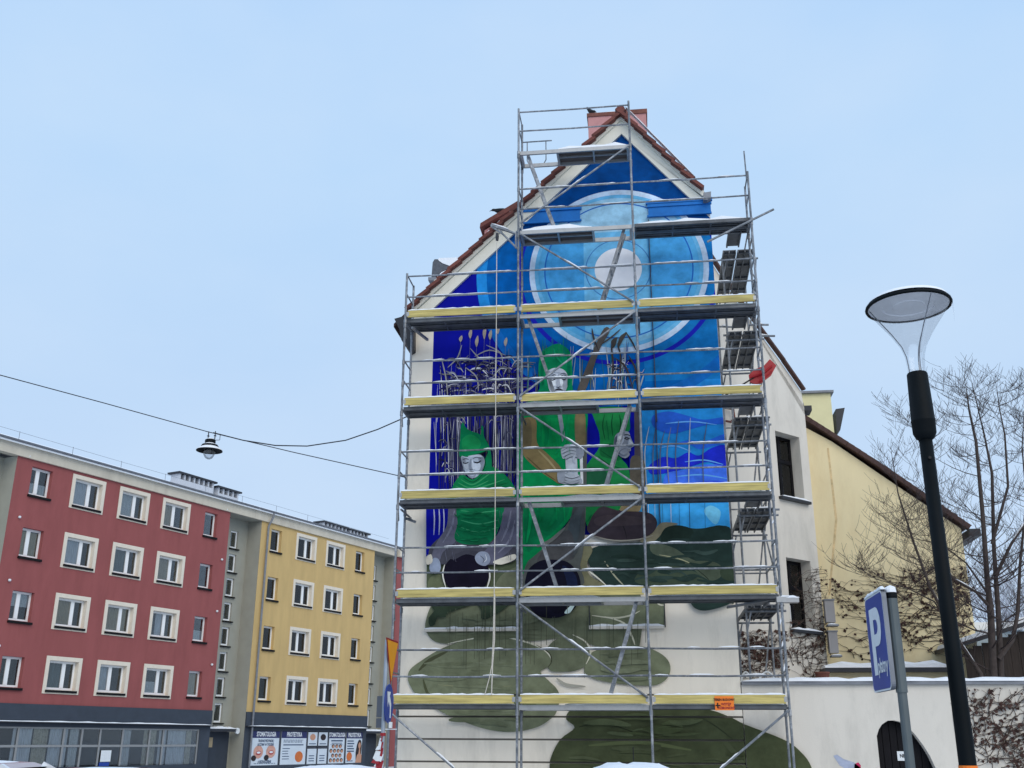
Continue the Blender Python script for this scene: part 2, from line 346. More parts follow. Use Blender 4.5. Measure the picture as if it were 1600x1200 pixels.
def window(parent, u, z, w_, h_, splits, dep, curtain=None, surround=0.0, sur_mat=None):
    """opening with its lower left corner at (u, z) in the facade frame"""
    wn = obj('window', win_mesh(('window', w_, h_, tuple(splits), dep), frame_fn(w_, h_, splits, dep), m_white), parent, T(u, 0, z), True)
    def pf():
        b = MB(); b.box((0.07,dep+0.025,0.07),(w_-0.07,dep+0.033,h_-0.07)); return b
    obj('pane', win_mesh(('pane', w_, h_, dep), pf, m_glass), wn, None, True)
    def sf():
        b = MB(); b.box((-0.05,-0.10,-0.125),(w_+0.05,dep,-0.025)); return b
    obj('sill', win_mesh(('sill', w_, dep), sf, m_sill), wn, None, True)
    if curtain:
        m, za, xa, xb = curtain
        obj('curtain', win_mesh(('curtain', w_, h_, m.name, za, xa, xb, dep), curtain_fn(w_*xa, w_*xb, h_*za[0], h_*za[1], dep+0.085), m), wn, None, True)
    if surround:
        s_ = surround
        def uf():
            b = MB(); b.box((-s_,-0.035,-s_),(w_+s_,-0.003,-0.001)); b.box((-s_,-0.035,h_),(w_+s_,-0.003,h_+s_)); b.box((-s_,-0.034,-0.001),(0,-0.003,h_)); b.box((w_,-0.034,-0.001),(w_+s_,-0.003,h_))
            b.add([(0,-0.034,0),(0,dep,0),(0,dep,h_),(0,-0.034,h_)], [(0,1,2,3)])
            b.box((w_-0.004,-0.034,0),(w_-0.002,dep,h_)); b.box((0,-0.034,h_-0.004),(w_,dep,h_-0.002)); return b
        obj('surround', win_mesh(('surround', w_, h_, s_), uf, sur_mat or m_cream), wn, None, True)
    return wn
CUR = [(m_sheer, (0.04, 0.96), 0.05, 0.6), (m_sheer, (0.04, 0.96), 0.05, 0.95), (m_beige, (0.1, 0.96), 0.05, 0.62), (m_greenc, (0.05, 0.95), 0.08, 0.55), None,
       (m_lace, (0.04, 0.45), 0.05, 0.95), (m_greenc, (0.04, 0.96), 0.05, 0.95), (m_sheer, (0.04, 0.96), 0.3, 0.7), (m_beige, (0.04, 0.9), 0.05, 0.9), (m_lace, (0.5, 0.96), 0.05, 0.95)]
ZR = [4.38+2.8*k for k in range(4)]
def block(name, label, u0, u1, wall_m, big, small, curt_seed, sur_m):
    rnd = random.Random(curt_seed)
    bld = empty(name, label=label, cat='building', mw=ML)
    holes = []
    for c in big:
        for z in ZR: holes.append((c-0.80, c+0.80, z-0.63, z+0.63))
    for (a, c_) in small:
        for z in ZR: holes.append((a, c_, z-0.62, z+0.66))
    b = MB(); holes_wall(b, u0, u1, 3.1, 13.74, holes)
    b.add([(u0,0.002,0),(u0,11,0),(u0,11,13.74),(u0,0.002,13.74)], [(0,1,2,3)], 1); b.add([(u1,0,2.3),(u1,11,2.3),(u1,11,13.74),(u1,0,13.74)], [(0,1,2,3)])
    b.add([(u0,11,0),(u1,11,0),(u1,11,13.74),(u0,11,13.74)], [(0,1,2,3)])
    mk('wall', b, [wall_m, m_gry], bld, True, recalc=False)
    b = MB(); b.box((u0+0.1,0.9,0.02),(u1-0.1,0.95,13.6))
    for z in ZR: b.box((u0+0.1,0.36,z-1.45),(u1-0.1,0.9,z-1.40))
    mk('room', b, m_room, bld, True)
    for i, c in enumerate(big):
        for j, z in enumerate(ZR):
            cu = rnd.choice(CUR[:5]+CUR[6:9]+[None, (m_sheer, (0.04, 0.96), 0.05, 0.55), (m_greenc, (0.05, 0.95), 0.05, 0.4), (m_lace, (0.04, 0.96), 0.05, 0.62), (m_white, (0.42, 0.97), 0.04, 0.62), (m_lace, (0.04, 0.5), 0.05, 0.62), (m_beige, (0.3, 0.97), 0.05, 0.95)]); sp = [0.98] if rnd.random() < 0.75 else [0.8]
            window(bld, c-0.80, z-0.63, 1.60, 1.26, sp, 0.20, cu, 0.185, sur_m)
    for (a, c_) in small:
        for z in ZR: window(bld, a, z-0.62, round(c_-a, 3), 1.28, [round((c_-a)*0.42, 3)] if c_-a > 1.0 else [], 0.20, rnd.choice([CUR[5], None, CUR[1], CUR[9], CUR[4], CUR[8]]))
    return bld
sm0 = (atL(46, 760)[0], atL(81, 770)[0]); sm1 = (atL(318, 820)[0], atL(340, 820)[0])
red = block('apartment_house', 'red rendered four storey apartment house with cream window surrounds and curtained shop below', 29.66, 43.5, m_red,
            [33.72, 36.58, 39.45], [(round(sm0[0],2), round(sm0[0]+1.12,2)), (round(sm1[0]+0.05,2), round(sm1[0]+1.0,2))], 3, m_cream)
m_cream_y = mat('pale_surround', (222, 204, 176), 0.9, var=0.05)
sm2 = (atL(423, 845)[0], atL(442, 845)[0]); sm3 = (atL(555.5, 880)[0], atL(569.5, 880)[0])
yel = block('apartment_house', 'ochre yellow rendered apartment house above the dental poster shop front', 46.15, 57.55, m_yel,
            [50.32, 53.26], [(round(sm2[0],2), round(sm2[0]+0.95,2)), (round(sm3[0],2), round(sm3[0]+0.95,2))], 11, m_cream_y)
# upper cornice, roof, gutter
def roofing(bld, u0, u1):
    b = MB(); b.box((u0,-0.12,13.74),(u1,0.3,14.30)); mk('cornice', b, mat('cornice_render', (206, 198, 182), 0.9, var=0.08, scale=2, dirt=(160, 152, 140), dirt_amt=0.4, dscale=0.8, stretch=(1, 1, 0.4)), bld, True)
    b = MB(); b.prism([(u0,-0.32,14.33),(u0,5.7,16.32),(u0,11.4,14.33),(u0,11.4,14.2),(u0,5.7,16.2),(u0,-0.32,14.2)], (u1-u0,0,0)); mk('roof', b, m_snow, bld, True)
    b = MB(); n = 7; pr = [( -0.34-0.085*math.cos(a), 14.36+0.085*math.sin(a)-0.09) for a in [math.pi*k/n-math.pi for k in range(n+1)]]
    vs = [(u0,y,z) for y, z in pr]+[(u1,y,z) for y, z in pr]
    vs = [(u0,-0.34+0.09*math.cos(math.pi+math.pi*k/n),14.37+0.09*math.sin(math.pi+math.pi*k/n)) for k in range(n+1)]
    vs += [(u1,y,z) for (_, y, z) in vs]
    b.add(vs, [(k,k+1,k+n+2,k+n+1) for k in range(n)]); mk('gutter', b, m_zinc, bld, True)
roofing(red, 26.0, 45.4); roofing(yel, 45.42, 60.0)
def stair_bay(bld, u0, u1, uw, n_win, floors_top=13.0):
    dep = 1.0; b = MB(); hs = [(uw, uw+0.62, 13.05-1.36*k-1.0, 13.05-1.36*k) for k in range(n_win)]
    holes_wall(b, u0, u1, 0.0, 13.74, hs, dep); b.add([(u1-0.01,0.003,0),(u1-0.01,dep,0),(u1-0.01,dep,13.74),(u1-0.01,0.003,13.74)], [(0,1,2,3)])
    b.add([(u0,0,13.735),(u1,0,13.735),(u1,dep,13.735),(u0,dep,13.735)], [(0,1,2,3)])
    mk('stair_wall', b, m_gry, bld, True, recalc=False)
    b = MB(); b.box((u0,dep+0.5,0),(u1,dep+0.55,13.7)); mk('stair_room', b, m_room, bld, True)
    for h in hs:
        wn = obj('window', win_mesh(('window', 'st'), frame_fn(0.62, 1.0, [], 0.10, 0.09), m_white), bld, T(h[0], dep, h[2]), True)
        def pf():
            q = MB(); q.box((0.08,0.12,0.08),(0.54,0.128,0.92)); return q
        obj('pane', win_mesh(('pane', 'st'), pf, m_glass), wn, None, True)
        def sf():
            q = MB(); q.box((-0.06,-0.12,-0.10),(0.70,0.1,-0.03)); return q
        obj('sill', win_mesh(('sill', 'st'), sf, m_sill), wn, None, True)
    b = MB(); b.box((u0+0.05,dep-0.75,2.05),(u1-0.3,dep-0.002,2.2)); mk('porch_roof', b, m_dark, bld, True)
    b = MB(); snowbar(b, (u0+0.05,dep-0.4,2.2), (u1-0.35,dep-0.4,2.2), 0.7, 0.12); mk('porch_snow', b, m_snow, bld, True)
    b = MB(); b.box((u0+0.1,dep-0.06,0),(u1-0.15,dep-0.01,2.04)); dr = mk('door', b, m_anth, bld, True)
    b = MB(); b.box((u0+0.9,dep-0.075,1.25),(u0+1.25,dep-0.062,1.75)); mk('notice', b, m_beige, dr, True)
    b = MB(); b.lathe([(0.0,-0.05),(0.16,-0.05),(0.16,0.05),(0.0,0.05)], 16); me = b.mesh('porch_lamp', m_signw); me.transform(Matrix.Rotation(math.pi/2, 4, 'X')); obj('porch_lamp', me, bld, T(u1-0.25, dep-0.7, 2.1), True)
stair_bay(red, 43.5, 46.15, 44.75, 8)
stair_bay(yel, 57.55, 60.2, 58.65, 8)
# grey end and balcony strip left of the red block
b = MB(); b.box((22,0.9,0),(29.66,1.2,13.74)); mk('side_wall', b, m_gry, red, True)
for k in range(4):
    wn = obj('window', win_mesh(('window', 'gl'), frame_fn(1.25, 1.3, [], 0.0, 0.1), m_white), red, T(27.55, 0.83, 12.0-2.8*k), True)
    b = MB(); b.box((0.08,0.02,0.08),(1.17,0.03,1.22)); obj('pane', win_mesh(('pane', 'gl'), lambda b=b: b, m_glass), wn, None, True)
    b = MB(); b.box((-0.1,-0.2,-0.12),(1.4,0.02,-0.02)); obj('sill', win_mesh(('sill', 'gl'), lambda b=b: b, m_sill), wn, None, True)
# next red house past the yellow one
nx = empty('apartment_house', label='narrow strip of red apartment house showing beyond the grey stair bay beside the scaffold', cat='building', mw=ML)
b = MB(); b.box((60.25,-0.02,0),(72,10,13.74)); mk('wall', b, m_red, nx, True)
b = MB(); b.box((60.2,-0.3,13.75),(72,10,14.3)); mk('cornice', b, m_cream, nx, True)
# shops
def fascia(bld, u0, u1):
    b = MB(); b.box((u0,-0.06,2.36),(u1,0.25,3.1)); mk('fascia', b, m_anth, bld, True)
    b = MB(); snowbar(b, (u0+0.2,-0.16,2.36), (u1-0.1,-0.16,2.36), 0.16, 0.055, 0.5); mk('ledge_snow', b, m_snow, bld, True)
    b = MB(); b.box((u0,-0.24,2.31),(u1,0.0,2.35)); mk('ledge', b, m_dark, bld, True)
fascia(red, 29.66, 43.5); fascia(yel, 46.15, 57.55)
def rect_on_L(b, x0, y0, x1, y1, dep):
    pass
b = MB(); b.box((29.66,0.0,0.0),(43.5,0.3,0.45)); b.box((29.66,0,2.15),(43.5,0.3,2.30)); b.box((42.75,0,0.45),(43.5,0.3,2.15)); mk('shop_surround', b, m_anth, red, True)
fr = MB(); us = [29.7, 31.9, 34.3, 35.3, 36.35, 37.7, 39.4, 40.3, 42.7]
m_shopf = mat('grey_shop_frame', (146, 148, 150), 0.5, 0.2, var=0.05)
for q in us: fr.box((q-0.05,0.04,0.45),(q+0.05,0.12,2.15))
fr.box((29.7,0.05,1.30),(42.7,0.11,1.40)); fr.box((29.7,0.05,2.08),(42.7,0.11,2.15)); mk('shop_frame', fr, m_shopf, red, True)
for a, c in zip(us[:-1], us[1:]):
    b = MB(); b.box((a+0.05,0.07,0.46),(c-0.05,0.078,2.08)); mk('shop_pane', b, m_glass, red, True)
for (a, c, m) in ((29.8,30.6,m_sheer),(31.7,32.7,m_sheer),(32.75,33.5,m_floral),(33.6,34.6,m_sheer),(34.7,35.2,m_lace),(37.8,38.3,m_lace),(39.1,39.9,m_floral),(40.1,40.6,m_sheer),(40.7,41.9,m_sheer),(41.95,42.3,m_floral)):
    mk('shop_curtain', curtain_fn(a, c, 0.45, 2.1, 0.15)(), m, red, True)
b = MB(); b.box((36.5,0.02,0.65),(37.1,0.03,1.15)); mk('paper_notice', b, m_signw, red, True)
b = MB(); b.box((36.45,0.02,0.45),(37.05,0.03,0.62)); mk('blue_notice', b, m_blue, red, True)
# dental shop: posters on the panes
b = MB(); b.box((46.15,0,0),(57.55,0.3,0.3)); b.box((46.15,0,2.12),(57.55,0.3,2.30)); b.box((46.15,0,0.3),(46.75,0.3,2.12)); b.box((57.2,0,0.3),(57.55,0.3,2.12)); mk('shop_surround', b, m_anth, yel, True)
for q in (49.2, 51.65, 52.65, 53.65, 55.4): b = MB(); b.box((q-0.07,0.02,0.3),(q+0.07,0.12,2.12)); mk('shop_mullion', b, mat('dark_shop_frame', (62, 66, 76), 0.5, 0.1), yel, True)
b = MB(); b.box((51.725,0.02,1.18),(53.575,0.10,1.28)); mk('shop_transom', b, mat('dark_shop_frame', (62, 66, 76)), yel, True)
def ln(parent, body, u, z, size, m, xs=0.8, bold=0.004):
    me = text_mesh(body, size, m, bold, xs); obj('lettering', me, parent, T(u, -0.012, z) @ Matrix.Rotation(math.pi/2, 4, 'X'), True)
def poster(u0, u1, z0, z1, head=None):
    b = MB(); b.box((u0,0.0,z0),(u1,0.018,z1)); p_ = mk('poster', b, m_post, yel, True)
    if head:
        b = MB(); b.box((u0,-0.006,z1-0.36),(u1,0.0,z1)); mk('poster_header', b, m_navy, p_, True)
        ln(p_, head, (u0+u1)/2, z1-0.17, 0.34, m_signw, 0.62 if len(head) > 9 else 0.72, 0.012)
    return p_
def disc(parent, name, u, z, rx, rz, m, y=-0.006):
    b = MB(); n = 18; b.prism([(u+rx*math.cos(2*math.pi*k/n), y, z+rz*math.sin(2*math.pi*k/n)) for k in range(n)], (0, -0.003, 0)); return mk(name, b, m, parent, True)
p1 = poster(46.85, 49.1, 0.3, 2.1, 'STOMATOLOGIA')
for k, t in enumerate(('TRUDNE PRZYPADKI', 'LECZYMY W TYDZIEŃ')): ln(p1, t, 47.97, 1.58-0.2*k, 0.19, m_teal, 0.72, 0.006)
for k, c in enumerate(((47.4, 1.0), (48.45, 1.02))):
    disc(p1, 'printed_face', c[0], c[1], 0.40, 0.34, mat('printed_cheek', (206, 156, 140), 0.6, var=0.2, scale=5)); disc(p1, 'printed_lips', c[0]+0.02, c[1]-0.05, 0.22, 0.12, mat('printed_lip', (170, 70, 74), 0.6), -0.010); disc(p1, 'printed_teeth', c[0]+0.02, c[1]-0.03, 0.16, 0.055, m_signw, -0.015); disc(p1, 'printed_spot', c[0]-0.35, c[1]-0.32, 0.2, 0.15, m_hair, -0.012)
ln(p1, 'A BEZNADZIEJNE', 47.97, 0.48, 0.2, m_teal, 0.72, 0.006)
p2 = poster(49.3, 51.55, 0.3, 2.1, 'PROTETYKA')
for k in range(5):
    b = MB(); b.box((49.45,-0.006,1.15-0.14*k),(49.45+random.uniform(0.5,0.9),-0.002,1.19-0.14*k)); mk('printed_line', b, m_teal, p2, True)
b = MB(); b.box((49.5,-0.006,1.34),(51.3,-0.002,1.40)); mk('printed_line', b, m_teal, p2, True)
disc(p2, 'printed_disc', 50.95, 0.72, 0.36, 0.3, m_orsp)
for u_ in (51.72, 52.72):
    p_ = poster(u_, u_+0.85, 1.32, 2.08); disc(p_, 'printed_face', u_+0.42, 1.80, 0.26, 0.18, m_skin if u_ < 52 else m_hair)
    b = MB(); b.box((u_+0.1,-0.006,1.40),(u_+0.75,-0.002,1.45)); mk('printed_line', b, m_teal, p_, True)
    p_ = poster(u_, u_+0.85, 0.3, 1.15)
    for k in range(3):
        b = MB(); b.box((u_+0.15,-0.006,0.45+0.14*k),(u_+0.65,-0.002,0.5+0.14*k)); mk('printed_line', b, m_teal, p_, True)
p3 = poster(53.75, 55.3, 0.3, 2.1, 'STOMATOLOGIA')
b = MB(); b.box((53.95,-0.006,1.56),(55.1,-0.002,1.64)); b.box((54.0,-0.006,1.44),(55.05,-0.002,1.48)); mk('printed_line', b, m_teal, p3, True)
for r_ in range(4):
    for c_ in range(3 if r_ % 2 == 0 else 4):
        uu, zz = 53.97+(0.2 if r_ % 2 == 0 else 0)+0.36*c_, 1.26-0.27*r_
        disc(p3, 'printed_hair', uu, zz+0.03, 0.15, 0.115, m_hair); disc(p3, 'printed_face', uu+0.01, zz, 0.10, 0.09, m_skin, -0.012)
p4 = poster(55.5, 57.15, 0.3, 2.1, 'PROTETYKA')
for k in range(5):
    b = MB(); b.box((55.6,-0.006,1.55-0.15*k),(55.6+random.uniform(0.5,0.72),-0.002,1.62-0.15*k)); mk('printed_line', b, m_teal, p4, True)
disc(p4, 'printed_disc', 55.85, 0.68, 0.28, 0.26, m_orsp)
b = MB(); b.prism([(x, -0.006, z) for x, z in ((56.55,0.35),(56.5,0.9),(56.6,1.35),(56.75,1.62),(56.9,1.68),(57.05,1.58),(57.12,1.3),(57.1,0.8),(57.0,0.35))], (0,-0.003,0)); mk('printed_hair', b, m_hair, p4, True)
disc(p4, 'printed_face', 56.88, 1.32, 0.13, 0.19, m_skin, -0.012)
b = MB(); b.prism([(x, -0.012, z) for x, z in ((56.5,0.31),(56.65,0.75),(56.8,0.85),(56.85,1.15),(56.95,1.15),(57.0,0.85),(57.13,0.75),(57.13,0.31))], (0,-0.003,0)); mk('printed_skin', b, m_skin, p4, True)
for (pp, u0_, u1_, zs) in ((p1, 47.1, 48.9, (0.38,)), (p2, 49.5, 51.3, (1.62, 1.56, 1.50)), (p3, 53.9, 55.1, (1.36,)), (p4, 55.6, 56.3, (0.42, 0.38))):
    for z_ in zs:
        x_ = u0_
        while x_ < u1_-0.1:
            w_ = random.uniform(0.05, 0.22); b = MB(); b.box((x_,-0.006,z_),(min(u1_, x_+w_),-0.003,z_+0.028)); mk('printed_line', b, m_teal, pp, True); x_ += w_+0.05
# downpipe and chimneys
b = MB(); b.tube([(46.75,-0.34,14.28),(46.75,-0.34,14.1),(46.62,-0.12,13.5),(46.62,-0.12,0.2)], 0.062, 8); mk('downpipe', b, m_zinc, yel, True)
def chimney_on(bld, x0, x1, ytop, ybase, back=3.0):
    a, zt = atL(x0, ytop, -back); c, _ = atL(x1, ytop, -back); zt = atL((x0+x1)/2, ytop+4, -back)[1]
    zr = 14.33+1.98*(back/6.0)
    b = MB(); b.box((a+0.1,back,zr-0.4),(c-0.1,back+0.7,zt-0.42)); ch = mk('chimney', b, mat('grey_chimney', (192, 196, 204), 0.9, var=0.08, dirt=(150,152,158), dirt_amt=0.4), bld, True)
    b = MB(); b.box((a-0.06,back-0.12,zt-0.10),(c+0.06,back+0.82,zt)); mk('cap', b, m_dark, ch, True)
    n = max(3, int((c-a)/0.42)); q = MB()
    for k in range(n+1):
        u_ = a+0.1+(c-a-0.3)*k/n; q.box((u_,back+0.02,zt-0.42),(u_+0.12,back+0.68,zt-0.10))
    mk('vent_pier', q, mat('grey_chimney', (180, 184, 192)), ch, True)
    q = MB(); q.box((a+0.2,back+0.4,zt-0.42),(c-0.2,back+0.5,zt-0.10)); mk('flue', q, m_room, ch, True)
chimney_on(red, 279, 338, 741, 765); chimney_on(red, 340, 376, 760, 776)
chimney_on(yel, 505, 544, 815, 829); chimney_on(yel, 547, 577, 826, 838)
b = MB()
for u_ in range(27, 60, 3):
    b.tube([(u_,0.6,14.6),(u_,0.6,15.05)], 0.012, 5)
b.tube([(26,0.6,15.03),(36,0.6,15.0),(48,0.6,15.04),(60,0.6,15.02)], 0.008, 5); mk('lightning_wire', b, m_zinc, red, True)
for (q, w_) in (((42, 722), red), ((1042/4*1.0, 0), None)):
    if w_ is None: continue
b = MB()
for z in ZR:
    for u_ in (30.2, 43.1): b.lathe([(0.0,-0.05),(0.045,-0.05),(0.07,0),(0.045,0.05),(0.0,0.05)], 8, (u_, -0.07, z+1.05))
mk('facade_knob', b, m_signw, red, True)

# ------------------------------------------------------------------ the mural house
YW = 21.47; X0W, X1W = -5.13, 1.70
house = empty('mural_house', (-1.7, YW, 0), 'steep gabled house end wall painted with an unfinished blue and green mural', 'house')
EL = atY(634.5, 486, YW); AP = atY(970, 176, YW); ER = atY(1100.7, 298, YW)
kL = (AP.z-EL.z)/(AP.x-EL.x); kR = (AP.z-ER.z)/(AP.x-ER.x)
zroof = lambda x: AP.z+(x-AP.x)*kL if x < AP.x else AP.z+(x-AP.x)*kR
ZG = [atY(800, y_, YW).z for y_ in (1086, 1120, 1155.5, 1191)]
ZG += [ZG[-1]-(ZG[0]-ZG[-1])/3*(k+1) for k in range(3)]; ZG.sort(reverse=True)
zt_r = atY(1113, 311, YW).z
b = MB(); b.prism([(X0W,YW,ZG[0]+0.02),(X1W,YW,ZG[0]+0.02),(X1W,YW,zt_r),(1.35,YW,zroof(1.35)-0.05),(AP.x,YW,AP.z-0.15),(X0W,YW,zroof(X0W)-0.15)], (0, 9.0, 0))
mk('gable_wall', b, m_plaster, house)
b = MB(); b.box((X0W+0.01,YW+0.04,0),(X1W-0.005,YW+9,ZG[0]+0.019)); mk('plinth_core', b, m_joint, house)
zz = ZG+[0.0]
for i in range(len(zz)-1):
    if zz[i]-zz[i+1] < 0.1: continue
    b = MB(); b.box((X0W-0.003,YW,zz[i+1]+(0.02 if i < len(zz)-2 else 0)),(X1W+0.003,YW+0.039,zz[i]-0.015)); mk('plinth_band', b, m_plaster, house)
# roof slabs, verge boards
b = MB(); b.prism([(EL.x-0.25,YW-0.1,EL.z-0.25*kL-0.10),(AP.x,YW-0.1,AP.z-0.10),(ER.x+0.1,YW-0.1,ER.z+0.1*kR-0.10),(ER.x+0.1,YW-0.1,ER.z+0.1*kR-0.2),(AP.x,YW-0.1,AP.z-0.22),(EL.x-0.25,YW-0.1,EL.z-0.25*kL-0.18)], (0, 9.4, 0)); mk('roof', b, m_tile_d, house)
b = MB(); b.prism([(EL.x,YW+0.1,EL.z-0.09),(AP.x,YW+0.1,AP.z-0.09),(ER.x,YW+0.1,ER.z-0.09),(ER.x,YW+0.1,ER.z-0.01),(AP.x,YW+0.1,AP.z-0.01),(EL.x,YW+0.1,EL.z-0.01)], (0, 9.2, 0)); mk('roof_snow', b, m_snow, house)
def verge(dz0, dz1, yf, name):
    b = MB()
    b.prism([(EL.x+0.02,yf,EL.z-dz1+0.02*kL),(EL.x+0.02,yf,EL.z-dz0),(AP.x,yf,AP.z-dz0),(ER.x-0.01,yf,ER.z-dz0),(ER.x-0.01,yf,ER.z-dz1),(AP.x,yf,AP.z-dz1)][:3]+[(AP.x,yf,AP.z-dz1)], (0, YW-yf-0.002, 0)); mk(name, b, m_verge, house)
    xr = ER.x-0.02; b = MB(); zb = max(zroof(xr)-dz1, zt_r+0.005)
    xs = AP.x+((AP.z-dz1)-zb)/(-kR) if zroof(xr)-dz1 < zb else xr
    b.prism([(AP.x+0.001,yf,AP.z-dz0),(xr,yf,zroof(xr)-dz0)]+[(xr,yf,zb)]+[(xs,yf,zb),(AP.x+0.001,yf,AP.z-dz1)], (0, YW-yf-0.002, 0)); mk(name, b, m_verge, house)
verge(0.10, 0.27, YW-0.13, 'verge_moulding'); verge(0.271, 0.62, YW-0.07, 'verge_board')
tb = MB(); tb.box((0,-0.30,-0.105),(0.40,0.02,-0.03)); tme = tb.mesh('verge_tile', m_tile); tb2 = MB(); tb2.box((0,-0.30,0.03),(0.40,0.02,0.105)); tme_r = tb2.mesh('verge_tile', m_tile)
def tiles(P, Q, n, tme=tme, sg=1):
    d = (Q-P); L = d.length; ang = math.atan2(d.z, d.x)
    for i in range(n):
        c = P+d*(i/n)
        o = obj('verge_tile', tme, house, T(c.x-house.location.x, c.y-house.location.y, c.z-house.location.z) @ Matrix.Rotation(-ang, 4, 'Y') @ Matrix.Rotation(sg*random.uniform(0.09, 0.14), 4, 'Y') @ Matrix.Scale(L/n/0.36, 4, (1,0,0)) @ T(0, random.uniform(-0.01, 0.01), random.uniform(-0.006, 0.006)), True)
tiles(EL+Vector((0,0.02,0)), AP+Vector((0,0.02,0)), 21); tiles(ER+Vector((0,0.02,0)), AP+Vector((0,0.02,0)), 9, tme_r, -1)
b = MB(); b.tube([(AP.x,YW-0.29,AP.z-0.085),(AP.x,YW+9,AP.z-0.085)], 0.10, 10); mk('ridge_tile', b, m_tile, house)
b = MB(); snowbar(b, (AP.x+0.12,YW-0.2,AP.z-0.02), (ER.x-0.2,YW-0.2,zroof(ER.x-0.2)-0.02), 0.14, 0.05); mk('roof_snow', b, m_snow, house)
# chimney
b = MB(); Yc = 23.2; a = atY(919, 190, Yc); c = atY(984, 190, Yc); b.box((a.x,Yc,14.0),(c.x,Yc+0.8,atY(950,180,Yc).z)); ch = mk('chimney', b, m_pink, house)
b = MB(); zt = atY(950,181,Yc).z; b.box((a.x-0.03,Yc-0.03,zt),(c.x+0.03,Yc+0.83,zt+0.10)); mk('cap', b, m_cap, ch)
b = MB(); snowbar(b, (a.x+0.1,Yc+0.1,zt+0.1), (c.x,Yc+0.1,zt+0.1), 0.25, 0.05); mk('cap_snow', b, m_snow, ch)
a2 = atY(976, 190, Yc-0.05); c2 = atY(1010, 190, Yc-0.05); zt2 = atY(990, 180, Yc).z
b = MB(); b.box((a2.x,Yc-0.05,14.0),(c2.x,Yc+0.75,zt2)); ch2 = mk('chimney', b, m_pink, house)
b = MB(); b.box((a2.x-0.03,Yc-0.08,zt2),(c2.x+0.03,Yc+0.78,zt2+0.12)); mk('cap', b, m_cap, ch2)
# dormer and curved roof vent behind the left slope
Yd = 23.0; P = lambda x, y_, Y=Yd: atY(x, y_, Y)
b = MB(); b.prism([P(757,372),P(757,360),P(806,330),P(806,372)], (0,1.2,0)); dm = mk('dormer', b, m_pink, house)
b = MB(); b.prism([q_+Vector((0,-0.15,0)) for q_ in (P(751,360),P(752,353),P(812,317),P(812,325))], (0,1.5,0)); mk('dormer_roof', b, m_tile, dm)
b = MB(); b.prism([P(765,373),P(765,364),P(773,359),P(773,373)], (0,-0.03,0)); mk('dormer_window', b, m_bkwin, dm)
b = MB(); snowbar(b, P(762,372)+Vector((0,-0.2,0)), P(808,330)+Vector((0,-0.2,0)), 0.12, 0.04); mk('dormer_snow', b, m_snow, dm)
b = MB(); b.prism([P(678,446),P(678,438),P(704,438),P(704,420),P(690,446)][:4], (0,0.8,0)); vt = mk('roof_vent', b, m_cream, house)
b = MB(); b.prism([P(669,438),P(669,433),P(712,433),P(712,438)], (0,1.0,0)); mk('vent_slab', b, m_zinc, vt)
b = MB(); b.prism([P(674,433),P(676,410),P(679,405),P(684,405),(P(690,412)),P(702,416),P(714,416),P(714,420),P(702,419),P(690,424),P(682,431),P(680,433)], (0,0.9,0)); mk('vent_cowl', b, mat('dark_zinc', (88, 92, 100), 0.6, 0.2, var=0.3, scale=14), vt)
b = MB(); b.prism([P(684,406),P(686,403),P(722,402),P(716,416),P(702,415),P(691,411)], (0,0.85,0)); b.prism([P(682,433),P(690,425),P(702,420),P(710,424),P(700,433)], (0,0.5,0)); mk('vent_snow', b, m_snow, vt)
# eaves: left box cornice, right gutter end and shoulder mouldings
E3 = lambda x, y_: atY(x, y_, YW-0.25)
b = MB(); b.prism([E3(616,498),E3(630,494),E3(646,496),E3(646,545),E3(640,549),E3(634,535),E3(627,531),E3(624,515)], (0,9,0)); mk('eaves_cornice', b, m_dark, house)
b = MB(); b.prism([E3(1099,301),E3(1111,299),E3(1111,309),E3(1105,312),E3(1099,312)], (0,9,0)); mk('gutter', b, m_zinc, house)
def PW(x, y_, o=0.0): q = atY(x, y_, YW); return Vector((q.x, YW-o, q.z))
m_ledge = mat('mural_blue_ledge', (22, 112, 192), 0.75, var=0.15, scale=4)
q0, q1 = PW(1009, 318), PW(1112, 311)
b = MB(); b.box((q0.x,YW-0.10,q0.z-0.06),(X1W+0.06,YW-0.03,q0.z+0.02)); b.box((q0.x+0.03,YW-0.085,q0.z-0.14),(X1W+0.04,YW-0.03,q0.z-0.065)); b.box((q0.x+0.05,YW-0.06,q0.z-0.34),(X1W+0.02,YW-0.03,q0.z-0.145)); b.box((q0.x+0.02,YW-0.085,q0.z-0.385),(X1W+0.03,YW-0.03,q0.z-0.345))
mk('shoulder_moulding', b, m_ledge, house)
q0, q1 = PW(822, 333), PW(909, 326)
b = MB(); b.box((q0.x-0.1,YW-0.10,q1.z-0.05),(q1.x,YW-0.03,q1.z+0.02)); b.box((q0.x-0.05,YW-0.06,q1.z-0.30),(q1.x-0.04,YW-0.03,q1.z-0.055)); b.box((q0.x-0.07,YW-0.085,q1.z-0.345),(q1.x-0.01,YW-0.03,q1.z-0.305))
mk('shoulder_moulding', b, m_ledge, house)
for (xa, xb, yy) in ((665, 812, 984), (921, 1038, 980)):
    A_, B_ = PW(xa, yy), PW(xb, yy); b = MB(); b.box((A_.x,YW-0.16,A_.z-0.05),(B_.x,YW+0.01,A_.z)); s_ = mk('blind_sill', b, m_plaster2, house)
    b = MB(); snowbar(b, (A_.x,YW-0.10,A_.z), (B_.x,YW-0.10,A_.z), 0.13, 0.05); mk('sill_snow', b, m_snow, s_)
b = MB()
